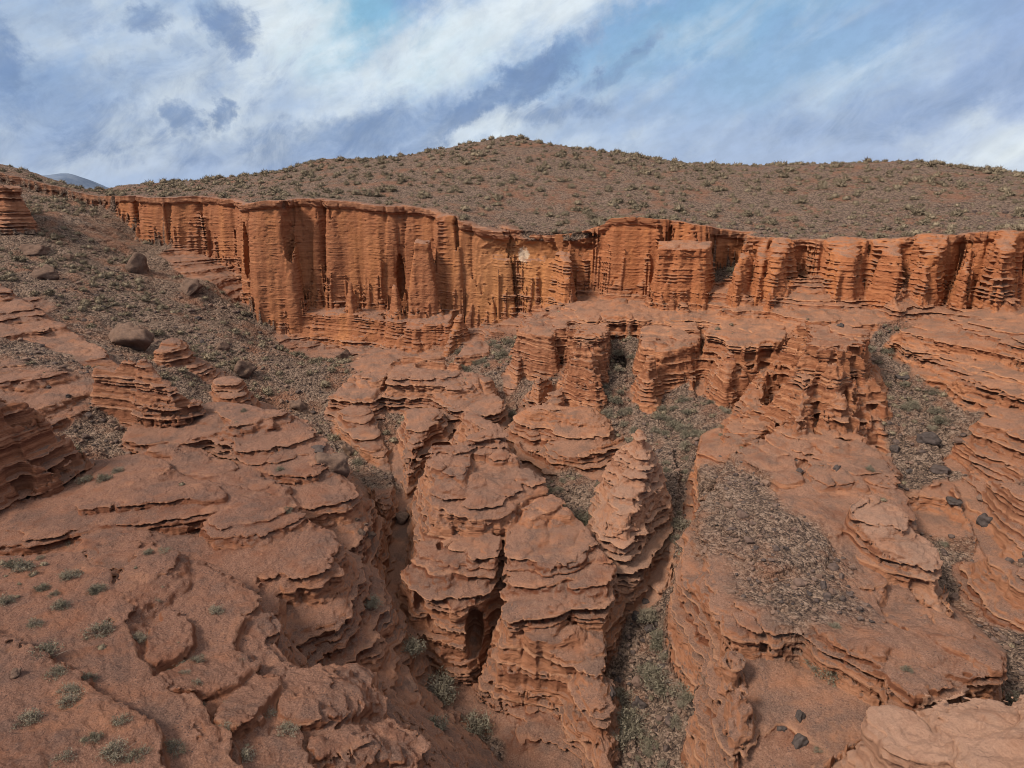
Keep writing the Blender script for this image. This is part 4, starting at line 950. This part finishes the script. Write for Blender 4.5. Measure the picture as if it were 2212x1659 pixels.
CU = [cushion(400+i) for i in range(6)]; CUB = [lib_mesh('shrub', *cushion(420+i, 2, 120), SHRUB) for i in range(5)]
def place_twiggy(x, y, z, s_, i, label, group=None):
    o = bpy.data.objects.new('shrub', TW[i % 4]); col.objects.link(o); o.location = (x, y, z); o.scale = (s_, s_, s_*.85); o.rotation_euler = (0, 0, i*2.399)
    c = bpy.data.objects.new('foliage', LV[(i*3+1) % 4]); col.objects.link(c); c.parent = o
    tag(o, label, 'shrub', group); return o
def spot(px, py):
    return 'on the near red slope' if px < 640 else 'in the narrow ravine left of the central butte' if px < 1000 else 'in the stony ravine'
NSH = 0
for i, (px, py, s_) in enumerate(NAMED_SHRUBS):
    q = hit(px, py)
    place_twiggy(q[0], q[1], q[2]-.04, s_*(1.55 if px > 780 else 1.1), i, 'wispy grey-green shrub ' + spot(px, py), 'shrubs ' + spot(px, py)); NSH += 1
GL = ['olive-brown cushion shrub on the stony hill above the cliffs','dark cushion shrub on the grey scree slope left of the cliff','grey-green shrub in the ravine left of the central butte','grey-green shrub in the gully between the central buttes and the plateau','grey-green shrub in the boulder-strewn gully at the right edge','small dry shrub rooted on bare red rock']
GG = ['shrubs on the hill','shrubs on the scree slope','shrubs in the left ravine','shrubs in the middle gully','shrubs in the right gully','shrubs on bare rock']
used = np.zeros(len(AX), bool); quota = {0: 110}; cnt_ = {}
for j in order:
    if NSH >= 285 or rank[j] <= 0: break
    k_ = int(KIND[j])
    if cnt_.get(k_, 0) >= quota.get(k_, 60): continue
    cnt_[k_] = cnt_.get(k_, 0) + 1; used[j] = True; NSH += 1
    if k_ in (0, 1):
        o = bpy.data.objects.new('shrub', CUB[j % 5]); col.objects.link(o); o.location = (AX[j], AY[j], AZ_[j]); o.scale = (AS[j],)*3; o.rotation_euler = (0, 0, j*2.399); tag(o, GL[k_], 'shrub', GG[k_])
    else: place_twiggy(AX[j], AY[j], AZ_[j], AS[j], int(j), GL[k_], GG[k_])
rest = ~used
bs = bulk('shrubs', CU, AX[rest], AY[rest], AZ_[rest], AS[rest], prng.uniform(0, 6.28, rest.sum()), SHRUB, 5)
tag(bs, 'countless small dry shrubs dotting the stony hill and scree', 'shrubs', None, 'stuff')
# stones
RK = [rock_mesh(500+i, 1, 6, .7, .16) for i in range(8)]
tx, ty = scatter(.62, -75, 80, 22, 118)
tsc = samp(SCR, tx, ty)
tm = infan(tx, ty) & (tsc > .4) & (samp(SL, tx, ty) < 1.2) & (prng.random(len(tx)) < np.clip(34/np.hypot(tx, ty), .12, .9)*.75)
tx, ty = tx[tm], ty[tm]; ts = .05 + .11*prng.lognormal(0, .65, len(tx)).clip(0, 4); tz = samp(H, tx, ty) + ts*.15
tv = visible(tx, ty, tz + ts*.4); trk = np.where(tv, ts/np.hypot(tx, ty), 0); to = np.argsort(-trk)[:110]
RKB = [lib_mesh('stone', *rock_mesh(540+i, 2, 8, .7, .14), STONE, False) for i in range(6)]
tu = np.zeros(len(tx), bool)
for j in to:
    tu[j] = True; o = bpy.data.objects.new('stone', RKB[j % 6]); col.objects.link(o); o.location = (tx[j], ty[j], tz[j]); o.scale = (ts[j],)*3; o.rotation_euler = (.3*math.sin(j), .3*math.cos(j*1.7), j*2.399)
    w_ = 'in the stony gully right of the central butte' if tx[j] < 13 and ID[int((ty[j]-Y0)/RS), int((tx[j]-X0)/RS)] == 0 and tx[j] > 2 else 'on the gravelly plateau top' if ID[int((ty[j]-Y0)/RS), int((tx[j]-X0)/RS)] == NAMES.index('plateau') else 'in the gully at the right edge' if tx[j] > 13 else 'on the scree left of the central butte'
    tag(o, 'loose angular stone ' + w_, 'stone', 'stones ' + w_)
bulk_s = bulk('rubble', RK, tx[~tu], ty[~tu], tz[~tu], ts[~tu], prng.uniform(0, 6.28, (~tu).sum()), STONE, 6)
tag(bulk_s, 'loose grey and brown rubble strewn over scree and gully floors', 'rubble', None, 'stuff')
# boulders
BOULDERS = [  # px, py (base), half-width in viewing pixels, flatness, tilt, material, label
 (257,748,54,.72,.1,CONGL,'large rounded grey-brown conglomerate boulder above the castle-like rock'),
 (292,590,38,.9,.7,CONGL,'leaning slab-like boulder high on the scree slope'),
 (400,632,38,.6,.6,CONGL,'long broken boulder lying across the middle of the scree slope'),
 (88,600,27,.8,.2,CONGL,'blocky brown boulder on the scree below the left shelf corner'),
 (60,548,34,.5,.1,CONGL,'low dark boulder half buried at the left of the scree slope'),
 (140,560,16,.7,.1,CONGL,'small brown boulder beside the low dark one on the scree'),
 (522,805,36,.75,.5,CONGL,'dark leaning block perched above a small capped knob'),
 (478,755,20,.7,.2,CONGL,'small dark block leaning beside the perched block'),
 (640,885,21,1.1,.2,CONGL,'upright brown boulder at the foot of the scree slope'),
 (712,1020,46,.85,.1,CONGL,'big rounded grey boulder wedged at the ravine head'),
 (752,985,26,1.2,.5,CONGL,'leaning brown slab beside the big grey boulder'),
 (685,978,24,.4,.1,BLACK,'flat black rock lying behind the big grey boulder'),
 (738,775,22,.9,.2,CONGL,'round brown boulder below the cliff corner'),
 (865,1130,22,1.1,.1,CONGL,'rounded dark boulder jammed in the slot beside the central butte'),
 (778,1156,15,.8,.2,CONGL,'grey boulder on top of the boulder jam in the left ravine'),
 (800,1160,15,.8,.4,CONGL,'pale angular boulder at the right of the ravine boulder jam'),
 (770,1128,10,.8,.3,CONGL,'small grey boulder at the back of the ravine boulder jam'),
 (788,1135,8,.8,.6,CONGL,'smallest stone in the ravine boulder jam'),
 (30,1462,13,.8,.2,CONGL,'lone pale boulder on the near slope at the left edge'),
 (2013,958,27,.6,.1,BLACK,'largest black boulder in the gully on the right'),
 (1937,975,13,.8,.3,BLACK,'round black boulder left of the largest black one'),
 (2077,957,15,.5,.2,STONE,'flat brown boulder right of the largest black one'),
 (2042,1022,20,.5,.1,BLACK,'flat dark boulder below the largest black one'),
 (1965,1024,14,.6,.2,BLACK,'dark boulder at the tip of the thin rock ledge'),
 (1810,1016,13,.7,.3,BLACK,'black boulder on the ridge above the promontory'),
 (1729,1020,9,.8,.2,BLACK,'small black boulder at the upper edge of the gravel plateau'),
 (1722,1000,7,.8,.4,BLACK,'smallest black rock at the top of the gravel plateau'),
 (1557,990,9,.8,.2,BLACK,'dark rock at the left edge of the apron'),
 (2123,1080,11,.7,.1,STONE,'pale boulder beside the orange track of bare soil'),
 (2134,1134,19,.7,.3,BLACK,'blackish rounded boulder low in the right gully'),
 (2067,1088,18,.4,.1,BLACK,'long flat dark rock in the right gully'),
 (1954,820,18,.4,.1,BLACK,'flat grey-black rock near the head of the right gully'),
 (1820,706,10,.6,.1,BLACK,'dark rock beside the shrub on the butte terrace'),
 (1561,1204,9,.8,.2,BLACK,'dark stone at the left rim of the gravel plateau'),
 (1540,1200,7,.7,.2,BLACK,'small dark stone beside another at the plateau rim'),
 (1626,1192,6,.8,.2,BLACK,'small round dark stone in the middle of the plateau'),
 (1751,1287,10,.8,.3,BLACK,'smooth dark blue-grey stone near the bowl rim'),
 (1781,1272,12,.9,.3,BLACK,'rounded dark boulder just above the bowl rim'),
 (1676,1284,11,.6,.1,BLACK,'flat dark stone at the front of the plateau'),
 (1861,1325,10,.6,.1,BLACK,'flat dark stone on the right of the plateau'),
 (1886,1346,8,.6,.2,BLACK,'small dark stone right of the flat plateau stone'),
 (1731,1557,16,.8,.2,BLACK,'dark stone at the back of the bowl floor'),
 (1729,1612,19,.9,.3,BLACK,'dark boulder streaked with white in the bowl mouth'),
 (1690,1580,12,.6,.2,BLACK,'low dark stone left of the streaked boulder'),
 (1376,1340,16,.9,.3,BLACK,'dark boulder with a pale face in the stony gully'),
 (1406,1366,14,.9,.2,BLACK,'black boulder below the pale faced one'),
 (1420,1352,9,.8,.2,BLACK,'small black boulder right of the pale faced one'),
 (1386,1536,20,1.0,.3,BLACK,'tall black boulder in the lower gully'),
 (1316,1502,16,.7,.2,BLACK,'black boulder against the foot of the central butte'),
 (1338,1478,12,.7,.4,BLACK,'angular black rock above another at the butte foot'),
 (1431,1448,13,.7,.1,BLACK,'dark rock under the plateau wall in the gully'),
 (1395,1305,11,.7,.4,BLACK,'dark rock at the upper end of the boulder patch'),
 (1358,1322,9,.7,.2,BLACK,'small dark rock at the left of the boulder patch'),
 (1350,1565,12,.7,.3,BLACK,'dark rock low in the gully beside the shrubs'),
 (144,858,8,.7,.2,BLACK,'dark stone on the red slope left of the castle-like rock'),(102,838,6,.7,.1,BLACK,'small dark stone on the red slope above the wall'),
 (436,742,9,.7,.3,BLACK,'black rock at the right of the small capped outcrop'),(425,690,9,.6,.2,BLACK,'black rock on the middle scree slope'),(577,852,10,.7,.3,BLACK,'black rock on the scree near the upright boulder'),
 (221,665,9,.6,.1,BLACK,'dark stone above the large rounded boulder'),
]
for i, (px, py, hw, fl_, tl, m_, lab) in enumerate(BOULDERS):
    q = hit(px, py); r_ = hw/FPX*math.hypot(q[0], q[1], q[2])*(.8 if m_ is CONGL and i > 0 else .92)
    V, F = rock_mesh(700+i*3, 3, 8 if m_ is CONGL and tl < .3 else 12, fl_, .26)
    o = bpy.data.objects.new('boulder', lib_mesh('boulder', V*r_, F, m_, True)); col.objects.link(o)
    o.location = (q[0], q[1]+r_*.5, q[2] + r_*fl_*.12); o.rotation_euler = (tl*.5, tl*math.sin(i*1.3), i*2.4)
    tag(o, lab, 'boulder')
print('scatter', len(hx), len(sx_), len(rx), len(AX), len(tx), NSH, round(time.time()-T0, 1))
